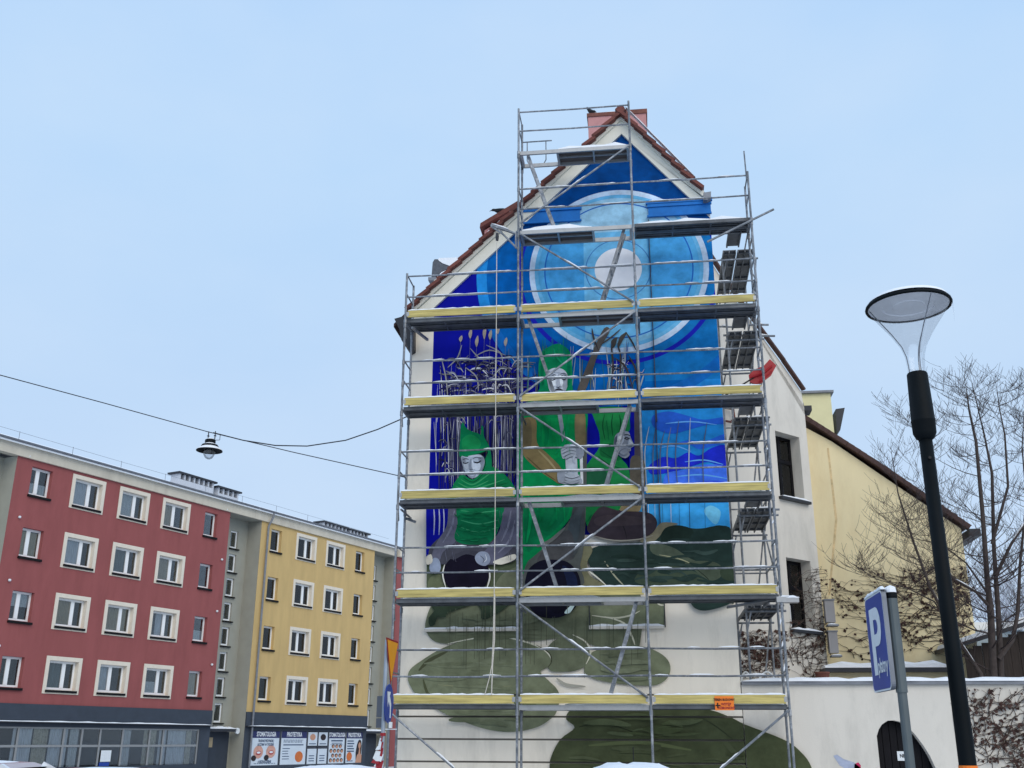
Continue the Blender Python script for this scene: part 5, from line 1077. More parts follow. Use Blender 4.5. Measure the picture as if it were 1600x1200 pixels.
b = MB(); b.obox(atY(1136,949,D0+0.4), atY(1200,938,D0+0.4), 0.22, 0.03); mk('loose_plank', b, m_steel_d, scf)
b = MB(); b.obox(H_(644,512), atY(668,531,D0+BK+0.2), 0.05, 0.05); mk('wall_tie', b, m_steel, scf)
for (x, k) in ((PX[1], 1), (PX[2], 2), (PX[2], 4), (PX[0], 2), (PX[1], 3)):
    b = MB(); b.tube([(x+0.05,D0+0.1,deckz(k)-0.18),(x+0.05,YW-0.1,deckz(k)-0.18)], 0.022, 7); mk('wall_tie', b, m_steel, scf)
b = MB(); b.tube([(PX[0]+0.03,D0+BK,deckz(2)-0.25),(PX[0]+0.2,D0+BK+0.15,deckz(2)-0.3)], 0.03, 7); mk('wall_tie', b, m_steel, scf)
# return along the right side of the house
RX0, RX1, RY0, RY1 = 1.97, 2.70, 22.0, 24.55
for (x, y_) in ((RX0,RY0+0.25),(RX1,RY0+0.25),(RX0,RY1),(RX1,RY1)):
    for k in range(-1, 5):
        z0, z1 = max(0.02, deckz(k)-0.1), deckz(k+1)-0.1 if k < 4 else deckz(5)+1.0
        if k == 4 and x == RX0: z1 = deckz(5)-0.05
        b = MB(); b.tube([(x,y_,z0),(x,y_,z1)], 0.0245, 8); collar(b, x, y_, z0+0.06); mk('standard', b, m_steel, scf)
for k in range(1, 6):
    z = deckz(k)
    for (xa, xb) in ((RX0,RX0+0.30),(RX0+0.33,RX0+0.68)):
        b = MB(); b.box((xa,RY0-0.05,z-0.02),(xb,RY1-0.15,z)); 
        for xx in (xa, (xa+xb)/2-0.02, xb-0.025): b.box((xx,RY0-0.05,z-0.07),(xx+0.025,RY1-0.15,z-0.021))
        for t in (0.02, 0.3, 0.6, 0.9): yy = RY0+(RY1-RY0-0.2)*t; b.box((xa+0.026,yy,z-0.06),(xb-0.026,yy+0.04,z-0.022))
        mk('deck_plank', b, m_steel_d, scf)
    b = MB(); b.box((RX0+0.05,D0+0.5,z-0.05),(RX0+0.34,RY0-0.35,z-0.02)); b.box((RX0+0.05,D0+0.5,z-0.09),(RX0+0.08,RY0-0.35,z-0.051)); b.box((RX0+0.31,D0+0.5,z-0.09),(RX0+0.34,RY0-0.35,z-0.051)); mk('gap_plank', b, m_steel_d, scf)
    for yy in (RY0+0.25, RY1):
        b = MB(); b.tube([(RX0-0.05,yy,z-0.1),(RX1+0.08,yy,z-0.1)], 0.024, 7); tr_ = mk('transom', b, m_steel, scf)
        b = MB(); b.tube([(RX0+0.1,yy,z-0.1),(RX0,yy,z-0.5)], 0.018, 6); mk('knee', b, m_steel, tr_)
    for zr in (0.52, 1.02):
        b = MB(); b.tube([(RX1,RY0+0.25,z+zr),(RX1,RY1,z+zr)], 0.0185, 7); mk('guard_rail', b, m_steel, scf)
        if k in (1, 2, 3): b = MB(); b.tube([(RX0,RY1,z+zr),(RX1,RY1,z+zr)], 0.0185, 7); mk('guard_rail', b, m_steel, scf)
    if k < 5:
        b = MB(); s_ = 1 if k % 2 else 0; b.tube([(RX1+0.03,RY0+0.25,z+(0 if s_ else 1.9)),(RX1+0.03,RY1,z+(1.9 if s_ else 0))], 0.02, 7); mk('brace', b, m_steel, scf)
        b = MB(); b.tube([(RX1-0.01,RY1+0.03,z-0.1),(RX0+0.45,RY1+0.03,z-1.8)], 0.02, 7); mk('brace', b, m_steel, scf)
    # lattice of snowy end bars between the two runs at the right corner
    b = MB()
    for j in range(4):
        z0 = z-1.9+0.45*j; b.tube([(PX[3],D0+BK,z0),(RX1,RY0+0.25,z0+0.35)], 0.014, 6)
    lt = mk('corner_lattice', b, m_steel, scf)
    b = MB()
    for j in range(4):
        z0 = z-1.9+0.45*j; p0 = Vector((PX[3],D0+BK,z0)); p1 = Vector((RX1,RY0+0.25,z0+0.35)); snowbar(b, p0.lerp(p1,0.1)+Vector((0,0,0.01)), p0.lerp(p1,0.8)+Vector((0,0,0.01)), 0.03, 0.03, 0.1)
    mk('lattice_snow', b, m_snow, lt)
# warning board hung on the lowest toe board
ob = empty('warning_board', (1.6, D0-0.06, DZ), 'small orange notice with black lettering hung on the lowest yellow board', 'sign')
A_, B_ = H_(1116,1088), H_(1147,1110); YB = D0-0.065
b = MB(); b.box((A_.x,YB,B_.z),(B_.x,YB+0.006,A_.z)); mk('board', b, m_orange, ob)
cx = (A_.x+B_.x)/2; hh = A_.z-B_.z
for (t, zz_, s_, xs_) in (('TEREN BUDOWY', 0.74, 0.058, 0.85), ('WSTĘP', 0.42, 0.062, 0.9), ('WZBRONIONY', 0.16, 0.058, 0.8)):
    me = text_mesh(t, s_, m_black if zz_ > 0.5 else m_signred, 0.0025, xs_); me.transform(T(cx+(0.03 if zz_ < 0.5 else 0), YB-0.003, B_.z+hh*zz_) @ Matrix.Rotation(math.pi/2, 4, 'X')); obj('lettering', me, ob)
b = MB(); b.tube([(A_.x+0.05,YB-0.002,B_.z+0.04),(A_.x+0.05,YB-0.002,B_.z+0.13)], 0.012, 6); b.box((A_.x+0.01,YB-0.006,B_.z+0.075),(A_.x+0.10,YB-0.002,B_.z+0.095)); mk('pictogram', b, m_black, ob)
# rope of the hoist
b = MB(); pts = [H_(777.5, 370), H_(777,480), H_(776,600), H_(775,800), H_(773.5,930), H_(772,1000), H_(770,1040), H_(766,1060), H_(759,1086)]
b.tube([p_+Vector((0,-0.12,0)) for p_ in pts], 0.009, 6); ro = mk('hoist_rope', b, m_rope); tag(ro, 'long pale rope hanging down the left bay of the scaffold from the hoist arm', 'rope')
b = MB(); b.tube([p_+Vector((0,-0.12,0)) for p_ in [H_(774.5,930), H_(774,1000), H_(771,1040), H_(769.5,1086)]], 0.012, 6); mk('rope_fall', b, m_rope, ro)
b = MB(); p_ = H_(778, 374); b.lathe([(0.0,-0.1),(0.03,-0.09),(0.04,0),(0.03,0.09),(0,0.1)], 10, (p_.x, p_.y-0.12, p_.z)); mk('pulley', b, m_dark, ro)
# red snow shovel stuck in the rails
sv = empty('snow_shovel', tuple(H_(1190, 590)), 'red plastic snow shovel lying across the scaffold rail at the right corner', 'shovel')
S_ = lambda x, y_: atY(x, y_, D0+0.2)
b = MB(); poly = [S_(1170,586), S_(1179,577), S_(1193,572), S_(1203,561), S_(1213,571), S_(1205,586), S_(1190,598), S_(1181,600), S_(1172,597)]
b.prism(poly, (0, 0.05, 0)); bl = mk('blade', b, m_shovel, sv)
b = MB(); b.tube([S_(1174,590)+Vector((0,-0.03,0)), S_(1192,584)+Vector((0,-0.04,0)), S_(1206,572)+Vector((0,-0.03,0))], 0.02, 6); b.tube([S_(1186,597)+Vector((0,-0.02,0)), S_(1206,580)+Vector((0,-0.02,0))], 0.014, 6); mk('blade_rib', b, m_shovel, bl)
b = MB(); b.tube([S_(1178,590), S_(1150,607)], 0.017, 7); b.tube([S_(1150,607), S_(1122,625)], 0.017, 7); mk('handle', b, m_shed, sv)

# ------------------------------------------------------------------ street lamp at the right
LX, LY = None, 8.2
lp0 = atY(1500, 1160, LY); LXp = atY(1441, 700, LY).x+0.033
zc0, zc1 = atY(1440, 687, LY).z, atY(1433.5, 583, LY).z; zd = atY(1421, 480, LY).z; rd = 0.335
lamp = empty('street_lamp', (LXp, LY, 0), 'dark green street lamp with a clear funnel glass and wide round lid', 'street lamp')
cl = (LXp, LY, 0)
b = MB(); b.lathe([(0.075,0),(0.075,0.9),(0.062,0.95),(0.058,2.2),(0.050,zc0+0.02)], 20, cl, cap=True); mk('pole', b, m_lamp, lamp, smooth=True)
b = MB(); b.lathe([(0.045,zc0-0.01),(0.070,zc0+0.01),(0.088,zc0+0.05),(0.090,zc0+0.14),(0.0925,zc0+0.145),(0.0925,zc0+0.155),(0.090,zc0+0.16),(0.079,zc1-0.01),(0.072,zc1)], 24, cl, cap=True); mk('collar', b, m_lamp, lamp, smooth=True)
hg = zd-zc1
prof = [(0.066,zc1-0.02),(0.068,zc1+0.05),(0.075,zc1+hg*0.25),(0.10,zc1+hg*0.40),(0.165,zc1+hg*0.60),(0.25,zc1+hg*0.82),(rd-0.02,zd-0.005)]
b = MB(); b.lathe(prof, 32, cl); gl_ = mk('glass_funnel', b, m_lampglass, lamp, smooth=True)
b = MB(); b.lathe([(0.0,zd+0.004),(0.12,zd+0.006),(0.125,zd+0.012),(0.20,zd+0.012),(0.205,zd+0.004),(rd-0.018,zd+0.003),(rd-0.018,zd+0.014),(0,zd+0.016)], 32, cl); mk('reflector', b, m_lampin, lamp, smooth=False)
b = MB(); b.lathe([(rd-0.018,zd-0.004),(rd,zd-0.006),(rd+0.004,zd+0.004),(rd,zd+0.018),(0.26,zd+0.045),(0,zd+0.07)], 36, cl); lid = mk('lid', b, m_lamp, lamp, smooth=True)
b = MB(); b.lathe([(rd-0.015,zd+0.036),(rd-0.03,zd+0.062),(0.24,zd+0.088),(0,zd+0.115)], 36, cl); mk('lid_snow', b, m_snow, lid, smooth=True)
for k in range(3):
    a_ = 0.9+2.09*k; b = MB(); b.tube([(cl[0]+(r_-0.012)*math.cos(a_), cl[1]+(r_-0.012)*math.sin(a_), z_) for r_, z_ in prof], 0.004, 6); mk('strut', b, m_zinc, lamp)
b = MB(); b.tube([(cl[0]+rd*0.96,cl[1]-0.08,zd-0.01),(cl[0]+rd*0.96,cl[1]-0.08,zd-0.17)], [0.007,0.001], 6); mk('icicle', b, m_lampglass, lid)
b = MB(); z_ = atY(1508,1196,LY).z; b.lathe([(0.0645,z_-0.12),(0.0645,z_)], 16, cl); mk('sticker', b, m_orange, lamp)
b = MB(); b.lathe([(0,-0.006),(0.012,-0.006),(0.012,0.006),(0,0.006)], 10); me = b.mesh('bolt', m_black); me.transform(T(cl[0]+0.0,cl[1]-0.054,zc0-0.16) @ Matrix.Rotation(math.pi/2, 4, 'X')); obj('bolt', me, lamp)

# ------------------------------------------------------------------ parking sign
pr, plf = atY(1376.7, 920, 7.75), atY(1350.7, 938, 8.35); plf.z = pr.z = (plf.z+pr.z)/2
bot = atY(1388, 1077, 7.75).z; W_ = (pr-plf).length; Hs = pr.z-bot
dx_ = (pr-plf); dx_.z = 0; dx_.normalize(); nrm = Vector((dx_.y, -dx_.x, 0))
if nrm.dot(CAM-pr) < 0: nrm = -nrm
MS = Matrix.Identity(4)
for i in range(3): MS[i][0] = dx_[i]; MS[i][1] = (0,0,1)[i]; MS[i][2] = nrm[i]; MS[i][3] = plf[i]
MS[2][3] = bot
ps = empty('parking_sign', (pr.x+0.05, pr.y+0.05, 0), 'blue parking sign with white P and the word płatny on a grey post', 'sign')
def put(me, name, parent, mtx): me.transform(mtx); return obj(name, me, parent)
def rrect(w_, h_, r, n=5):
    out = []
    for (cx_, cy_, a0) in ((w_-r,h_-r,0),(r,h_-r,90),(r,r,180),(w_-r,r,270)):
        for k in range(n+1): a_ = math.radians(a0+90*k/n); out.append((cx_+r*math.cos(a_), cy_+r*math.sin(a_), 0))
    return out
b = MB(); b.prism(rrect(W_, Hs, 0.05), (0,0,-0.03)); put(b.mesh('panel', m_zinc), 'panel', ps, MS)
b = MB(); b.prism([(x+0.014, y_+0.014, 0.001) for x, y_, _ in rrect(W_-0.028, Hs-0.028, 0.045)], (0,0,0.002)); put(b.mesh('blue_face', m_blue), 'blue_face', ps, MS)
b = MB(); s_ = 0.10*W_/0.6; x0, y0, x1, y1 = W_*0.22, Hs*0.17, W_*0.80, Hs*0.86; z_ = 0.005; st = W_*0.19; bh = Hs*0.40
def addr(a): b.prism([(x, y_, z_) for x, y_ in a], (0,0,0.001))
addr([(x0,y0),(x0+st,y0),(x0+st,y1),(x0,y1)])
o_ = []; i_ = []
for k in range(9):
    t = math.radians(90-180*k/8); o_.append((x1-0.13*W_/0.6+0.13*W_/0.6*math.cos(t), y1-bh/2*(1-math.sin(t)))); i_.append((x1-0.17*W_/0.6+0.07*W_/0.6*math.cos(t), y1-bh/2+(bh/2-0.085)*math.sin(t)))
addr([(x0+st+0.0005,y1)]+o_+[(x0+st+0.0005,y1-bh)]+[(x0+st+0.0005,y1-bh+0.085)]+i_[::-1]+[(x0+st+0.0005,y1-0.085)])
put(b.mesh('letter', m_signw), 'letter', ps, MS)
b = MB(); rim_o = rrect(W_, Hs, 0.05); rim_i = [(x+0.012, y_+0.012, 0) for x, y_, _ in rrect(W_-0.024, Hs-0.024, 0.045)]; nr = len(rim_o)
b.add([(x, y_, 0.0012) for x, y_, _ in rim_o]+[(x, y_, 0.0012) for x, y_, _ in rim_i], [(k, (k+1) % nr, (k+1) % nr+nr, k+nr) for k in range(nr)]); put(b.mesh('rim', m_signw), 'rim', ps, MS)
me = text_mesh('płatny', 0.145, m_signw, 0.003, 0.9); put(me, 'lettering', ps, MS @ T(W_*0.70, Hs*0.25, 0.006))
pc = pr+Vector((0.0,0.0,0))+(-nrm)*0.075+(-dx_)*0.05
b = MB(); b.tube([(pc.x,pc.y,0),(pc.x,pc.y,bot-0.02)], 0.033, 14); b.tube([(pc.x,pc.y,bot-0.02),(pc.x,pc.y,pr.z-0.06)], 0.040, 14); mk('post', b, mat('grey_post', (92, 100, 102), 0.5, 0.3, var=0.15), ps, smooth=False)
b = MB(); b.lathe([(0.041,pr.z-0.06),(0.044,pr.z-0.05),(0.04,pr.z-0.02),(0,pr.z-0.015)], 14, (pc.x,pc.y,0)); mk('post_cap', b, m_lamp, ps)
b = MB(); snowbar(b, plf+Vector((0,0,0.0))-nrm*0.015, pr-nrm*0.015, 0.045, 0.03, 0.05); b.lathe([(0.04,pr.z-0.018),(0.035,pr.z+0.02),(0,pr.z+0.035)], 10, (pc.x,pc.y,0)); mk('sign_snow', b, m_snow, ps)

# ------------------------------------------------------------------ traffic signs on the post at the left
TX, TY = atY(602.5, 1050, 18.6).x, 18.6
ts = empty('traffic_sign', (TX, TY, 0), 'grey post carrying an orange yield triangle and round blue arrow sign', 'sign')
zt = atY(605, 998, TY).z
b = MB(); b.tube([(TX,TY,0),(TX,TY,zt-0.02)], 0.035, 12); mk('post', b, mat('pale_post', (160, 170, 182), 0.45, 0.4), ts)
xf = TX+0.05; h3 = 0.78
def tri(sc_, x, m, nm, th=0.01):
    c = zt-h3*0.36; pts = [(x, TY-0.45*sc_+0.18, c+h3*0.36*sc_), (x, TY+0.45*sc_+0.18, c+h3*0.36*sc_), (x, TY+0.18, c-h3*0.64*sc_)]; b = MB(); b.prism(pts, (th,0,0)); return mk(nm, b, m, ts)
tri(1.0, xf, m_signred, 'yield_rim'); tri(0.88, xf+0.012, m_amber, 'yield_face', 0.004)
zc_ = atY(606, 1099, TY).z; b = MB(); n = 24
b.prism([(xf, TY+0.1+0.33*math.cos(2*math.pi*k/n), zc_+0.33*math.sin(2*math.pi*k/n)) for k in range(n)], (0.012,0,0)); bd = mk('arrow_disc', b, m_blue, ts)
b = MB(); b.prism([(xf+0.014, TY+0.1+y_, zc_+z_) for y_, z_ in ((0.06,-0.24),(0.14,-0.24),(0.14,0.0),(0.02,0.13),(0.08,0.2),(-0.16,0.2),(-0.1,-0.06),(-0.05,0.04),(0.06,-0.06))], (0.002,0,0)); mk('arrow', b, m_signw, bd)
b = MB(); p0, p1 = atY(585,1087,TY+0.1), atY(602,1137,TY+0.1); zm = atY(590,1121.5,TY+0.1).z
b.prism([(p0.x,TY+0.3,p0.z),(p1.x,TY+0.02,p0.z),(p1.x,TY+0.02,zm+0.01),(p0.x,TY+0.3,zm+0.01)], (0.003,0.01,0)); b.prism([(p0.x,TY+0.3,zm-0.005),(p1.x,TY+0.02,zm-0.005),(p1.x,TY+0.02,p1.z),(p0.x,TY+0.3,p1.z)], (0.003,0.01,0)); mk('sign_back_plate', b, m_signb, ts)
b = MB(); q = atY(610,1131,TY); b.box((q.x-0.02,TY-0.03,q.z-0.07),(q.x+0.03,TY+0.03,q.z+0.03)); b.tube([(TX,TY,q.z-0.09),(q.x+0.12,TY,q.z-0.09)], 0.008, 5); mk('bracket', b, m_signw, ts)
# red and white tape bundle tied round the post
tpo = empty('barrier_tape', (TX, TY, 1.2), 'torn red and white barrier tape tied round the traffic sign post', 'tape')
rt_ = random.Random(4)
for k in range(14):
    z0 = atY(600,1150,TY).z-0.05*k; b = MB(); sp_ = 0.03+0.012*k; xa = TX-0.012*k+rt_.uniform(-sp_, sp_)*0.5; L_ = rt_.uniform(0.10, 0.2); tl_ = rt_.uniform(-0.06, 0.06); yy = TY-0.06-0.006*k
    b.add([(xa-sp_*0.7,yy,z0-L_*0.7),(xa+sp_*0.5,yy-0.03,z0-L_-tl_),(xa+sp_*0.8,yy,z0),(xa-sp_*0.2,yy+0.02,z0+tl_*0.4)], [(0,1,2,3)]); mk('tape_band', b, m_signred if rt_.random() < 0.45 else m_signw, tpo)
b = MB(); b.tube([(TX,TY,atY(600,1147,TY).z+0.02),(TX,TY,atY(600,1147,TY).z-0.03)], 0.05, 10); mk('tape_knot', b, m_signred, tpo)

# ------------------------------------------------------------------ wires and hanging lamp
HY = 21.5
hp = atY(330, 676, HY)
c1 = [atY(-200, 540, 15), atY(0, 586, 18.0), atY(160, 629, 19.8), atY(326, 675, HY), atY(460, 707, 21.9), atY(617, 742, 22.0), atY(650, 750, 22.0)]
b = MB(); b.tube(c1, 0.011, 6); tag(mk('span_wire', b, m_cable), 'thin suspension wire carrying the hanging lamp across the sky to the house', 'wire')
c2 = [atY(333, 676, HY), atY(380, 688, HY), atY(430, 696, HY+0.1), atY(480, 697, HY+0.2), atY(540, 688, HY+0.3), atY(590, 671, HY+0.4), atY(622, 657, HY+0.45), atY(640, 649, HY+0.5)]
b = MB(); b.tube(c2, 0.013, 6); tag(mk('feed_cable', b, m_cable), 'slack power cable sagging from the hanging lamp towards the scaffold', 'cable')
hl = empty('hanging_lamp', tuple(hp), 'dark bell shaped lamp with clear bulb glass hanging from the span wire', 'lamp')
zl = hp.z; cc = (hp.x, hp.y, zl); k_ = 0.292/0.29
b = MB(); b.lathe([(0.0,-0.16),(0.09,-0.16),(0.115,-0.175),(0.12,-0.235),(0.10,-0.25),(0.11,-0.27),(0.18,-0.30),(0.195,-0.325),(0.17,-0.33),(0.2,-0.36),(0.285,-0.415),(0.292,-0.43),(0.28,-0.432),(0.16,-0.37),(0,-0.36)], 28, cc); mk('shade', b, m_lamp, hl, smooth=False)
b = MB(); b.lathe([(0.12,-0.232),(0.11,-0.225),(0.10,-0.25),(0.115,-0.262),(0.175,-0.29)], 24, cc); b.lathe([(0.17,-0.328),(0.2,-0.345),(0.285,-0.402),(0.29,-0.418)], 24, cc); b.lathe([(0.0,-0.135),(0.07,-0.14),(0.095,-0.162)], 24, cc); mk('shade_snow', b, m_snow, hl)
b = MB(); b.lathe([(0.135,-0.40),(0.135,-0.46),(0.12,-0.52),(0.085,-0.585),(0.04,-0.615),(0.0,-0.622)], 24, cc); mk('bulb_glass', b, glass('milky_glass', (0.90,0.91,0.93), 0.90, 0.25, 0.6), hl, smooth=True)
for dx in (-0.06, 0.10): b = MB(); b.tube([(cc[0]+dx,cc[1],zl+0.03),(cc[0]+dx,cc[1],zl-0.16)], 0.012, 6); b.lathe([(0,-0.02),(0.035,-0.01),(0,0.02)], 10, (cc[0]+dx, cc[1], zl-0.07)); mk('hanger', b, m_dark, hl)
b = MB(); b.tube([(cc[0]+0.1,cc[1],zl-0.18),(cc[0]+0.22,cc[1],zl-0.18),(cc[0]+0.22,cc[1],zl-0.06)], 0.008, 5); mk('feed_arm', b, m_dark, hl)

# ------------------------------------------------------------------ crows
def crow(P, face, sc_, label, hunched):
    root = empty('crow', tuple(P), label, 'bird', 'crows on the mural house roof')
    mw = T(*P) @ Matrix.Rotation(face, 4, 'Z') @ Matrix.Scale(sc_, 4)
    b = MB()
    if hunched: path = [(-0.24,0,0.02,0.012),(-0.16,0,0.06,0.04),(-0.08,0,0.11,0.068),(0.0,0,0.16,0.078),(0.07,0,0.22,0.066),(0.11,0,0.27,0.045),(0.13,0,0.31,0.042),(0.16,0,0.335,0.036),(0.19,0,0.335,0.016)]
    else: path = [(-0.27,0,0.17,0.012),(-0.2,0,0.165,0.035),(-0.12,0,0.155,0.062),(-0.02,0,0.14,0.078),(0.07,0,0.15,0.066),(0.13,0,0.17,0.044),(0.17,0,0.18,0.042),(0.21,0,0.175,0.034),(0.235,0,0.165,0.014)]
    b.tube([p_[:3] for p_ in path], [p_[3] for p_ in path], 12); me = b.mesh('body', m_crow, True); me.transform(mw); obj('body', me, root)
    h = path[-1]; b = MB(); b.tube([(h[0]-0.015,0,h[2]),(h[0]+0.03,0,h[2]-0.008),(h[0]+0.065,0,h[2]-0.03)], [0.014,0.011,0.002], 8); me = b.mesh('beak', m_black); me.transform(mw); obj('beak', me, root)
    for s_ in (-1, 1):
        b = MB(); c = path[3]; b.tube([(c[0]+0.06,s_*0.06,c[2]+0.02),(c[0]-0.06,s_*0.075,c[2]-0.005),(c[0]-0.2,s_*0.04,c[2]-0.03 if not hunched else c[2]-0.12)], [0.02,0.035,0.006], 8); me = b.mesh('wing', m_crow, True); me.transform(mw); obj('wing', me, root)
        b = MB(); b.tube([(0.0,s_*0.03,0.09),(0.01,s_*0.03,0.0),(0.06,s_*0.035,0.0)], 0.007, 6); me = b.mesh('leg', m_black); me.transform(mw); obj('leg', me, root)
crow(Vector((atY(925,181,Yc).x, Yc+0.2, zt2-0.0 if False else atY(950,181,Yc).z+0.13)), math.pi, 0.85, 'black crow hunched on the left end of the pink chimney', True)
qd = atY(780, 336, Yd+0.2); crow(Vector((qd.x, Yd+0.2, qd.z)), math.pi, 0.85, 'black crow leaning forward on the dormer roof left of the scaffold', False)

# ------------------------------------------------------------------ bare tree, shrubs and vines
def grow(b, p, d, L_, r, depth, rnd, up=0.12, spread=0.55, snow=None):
    n = 4; pts = [p.copy()]; rs = [r]; dd = d.copy()
    for i in range(n):
        dd = (dd+Vector((rnd.uniform(-.13,.13), rnd.uniform(-.13,.13), up+rnd.uniform(-.06,.06)))).normalized(); p = p+dd*(L_/n); pts.append(p.copy()); rs.append(max(0.0028, r*(1-0.62*(i+1)/n)))
    b.tube(pts, rs, 6 if r > 0.03 else (5 if r > 0.012 else 4), cap=False)
    if depth <= 0: return
    nb_ = rnd.randint(4, 6) if depth > 1 else rnd.randint(3, 5)
    for k in range(nb_):
        t = rnd.uniform(0.2, 1.0); i = min(n-1, int(t*n)); q = pts[i].lerp(pts[i+1], t*n-i); az = rnd.uniform(0, 2*math.pi)
        side = Vector((math.cos(az), math.sin(az), rnd.uniform(-0.15, 0.35))); nd = (dd*(1-spread)+side*spread).normalized()
        grow(b, q, nd, L_*rnd.uniform(0.42, 0.66), max(0.0035, rs[i]*0.55), depth-1, rnd, up, spread)
rt = random.Random(21); TYt = 24.6
tr = empty('bare_tree', tuple(Vector((atY(1553,1055,TYt).x, TYt, 0))), 'leafless many stemmed tree with snow in its forks behind the garden wall', 'tree')
SNOWS = []; tk = MB(); cr_ = MB(); sn = None
stems = [([(1540,1100),(1532,1053),(1497,1000),(1453,917),(1425,840),(1403,770),(1394,715)],0.075,-0.5),
         ([(1552,1100),(1552,1053),(1548,960),(1542,900),(1535,800),(1525,690),(1514,640),(1510,608)],0.12,0.0),
         ([(1564,1100),(1564,1053),(1560,960),(1553,860),(1550,740),(1538,680),(1520,604)],0.10,0.3),
         ([(1560,1030),(1582,1000),(1590,960),(1594,880),(1604,780),(1597,700),(1600,650)],0.07,0.6),
         ([(1548,950),(1525,925),(1490,905),(1460,860),(1450,800),(1447,720),(1434,660)],0.045,-0.8),
         ([(1556,900),(1580,850),(1620,790),(1640,720),(1650,640)],0.05,0.2),
         ([(1545,930),(1510,880),(1470,850),(1420,840),(1370,800)],0.03,0.9),
         ([(1500,1003),(1460,940),(1420,920),(1370,905),(1330,880)],0.028,-0.2),
         ([(1550,850),(1575,760),(1570,680),(1562,640),(1558,612)],0.045,-0.6)]
for pts, r0, dy in stems:
    n = len(pts); ws_ = [atY(px, py, TYt+dy*(i/(n-1))) for i, (px, py) in enumerate(pts)]
    if pts[0][1] >= 1100: ws_[0].z = 0.0
    rs = [max(0.008, r0*0.82*(1-0.9*i/(n-1))) for i in range(n)]; tk.tube(ws_, rs, 9, cap=False)
    for i in range(1, n-1):
        for k in range(6 if i > 1 else 3):
            t = rt.random(); q = ws_[i].lerp(ws_[i+1], t); az = rt.uniform(0, 2*math.pi); d = Vector((math.cos(az)*1.0, math.sin(az)*0.8, rt.uniform(-0.05, 0.5))).normalized()
            grow(cr_, q, d, rt.uniform(0.8, 1.7)*(1-0.5*i/n), max(0.007, rs[i]*0.26), 2, rt)
    grow(cr_, ws_[-1], (ws_[-1]-ws_[-2]).normalized(), 0.25, 0.007, 1, rt)
    if r0 > 0.04:
        for i in range(1, min(4, n-1)):
            d = ws_[i+1]-ws_[i]
            if abs(d.x) > 0.15*abs(d.z): sn = MB(); SNOWS.append(sn); snowbar(sn, ws_[i].lerp(ws_[i+1],0.05)+Vector((0,0,rs[i]*0.8)), ws_[i].lerp(ws_[i+1],0.9)+Vector((0,0,rs[i]*0.8)), rs[i]*1.5, 0.05, 0.12)
mk('trunk', tk, m_bark, tr, smooth=True); c_o = mk('crown', cr_, m_twig, tr, smooth=True, recalc=False); [mk('branch_snow', q_, m_snow, tr) for q_ in SNOWS]
labs = ['frosted pale tree beyond the shed at the right edge', 'second frosted tree half hidden behind the shed roof', 'frosted shrub showing low between the tree stems']
for k, (px, py, Y_, hh_) in enumerate(((1590,1000,44,5.5),(1630,1000,40,6.5),(1555,1010,48,4.0))):
    q = atY(px, py, Y_); t_ = empty('frosted_tree', (q.x, Y_, 0), labs[k], 'tree', 'frosted trees in the distance'); rf = random.Random(k+3); a_ = MB(); c_ = MB()
    a_.tube([(q.x,Y_,0),(q.x+0.1,Y_,q.z),(q.x,Y_,q.z+1.0)], [0.14,0.1,0.06], 7); mk('trunk', a_, m_bark, t_)
    for j in range(12): az = rf.uniform(0, 6.28); grow(c_, Vector((q.x,Y_,q.z-0.8+rf.uniform(0,1.6))), Vector((math.cos(az),math.sin(az),0.9)).normalized(), hh_*rf.uniform(0.35,0.55), 0.035, 2, rf)
    mk('crown', c_, m_frost, t_, recalc=False)
def vine(name, label, plane_pt, region, seeds, nst, nleaf, rnd, nrm_, steps=14, sl_=0.16, horiz=0.5, leaf=0.07):
    root = empty(name, tuple(plane_pt(*seeds[0])), label, 'vine'); st = MB(); lf = MB(); pts_all = []
    def walk(px, py, ang, n, r):
        pl_ = [(px, py)]
        for i in range(n):
            ang += rnd.uniform(-0.5, 0.5); ang = ang*0.9+(round(ang/math.pi)*math.pi)*0.1*horiz; px += math.cos(ang)*sl_; py -= abs(math.sin(ang))*sl_*rnd.choice((1, 1, 0.6, -0.2)); 
            if not (region[0] < px < region[1] and region[2] < py < region[3]): break
            pl_.append((px, py))
        if len(pl_) > 2:
            w_ = [plane_pt(*q)+nrm_*0.02 for q in pl_]; st.tube(w_, [max(0.003, r*0.75*(1-0.7*i/len(w_))) for i in range(len(w_))], 4, cap=False); pts_all.extend(w_)
        return pl_
    for k in range(nst):
        s_ = rnd.choice(seeds); q = walk(s_[0]+rnd.uniform(-30,30), s_[1]+rnd.uniform(-40,40), rnd.uniform(0.1, 3.0), steps, 0.011)
        for j in range(2):
            z_ = rnd.choice(q); walk(z_[0], z_[1], rnd.uniform(0, 3.14), steps//2, 0.007)
    for k in range(nleaf):
        if not pts_all: break
        c = rnd.choice(pts_all)+nrm_*0.03; a_ = Vector((rnd.uniform(-1,1),rnd.uniform(-1,1),rnd.uniform(-1,0.3))).normalized(); e_ = a_.cross(nrm_+Vector((rnd.uniform(-.5,.5),)*3)); e_ = e_.normalized() if e_.length > 0.01 else Vector((0,0,1)); s_ = leaf*rnd.uniform(0.5, 1.2)
        lf.add([c, c+a_*s_*0.5+e_*s_*0.4, c+a_*s_, c+a_*s_*0.5-e_*s_*0.35], [(0,1,2,3)])
    mk('stem', st, m_vine, root, recalc=False)
    if lf.v: l_ = mk('leaves', lf, m_leaf, root, recalc=False); l_['kind'] = 'stuff'
rv = random.Random(9); NY = Vector((0,-1,0))
seedsY = [(x, y_) for x in range(1340, 1510, 14) for y_ in range(950, 1030, 16)]+[(x, y_) for x in range(1410, 1510, 14) for y_ in range(900, 950, 14)]
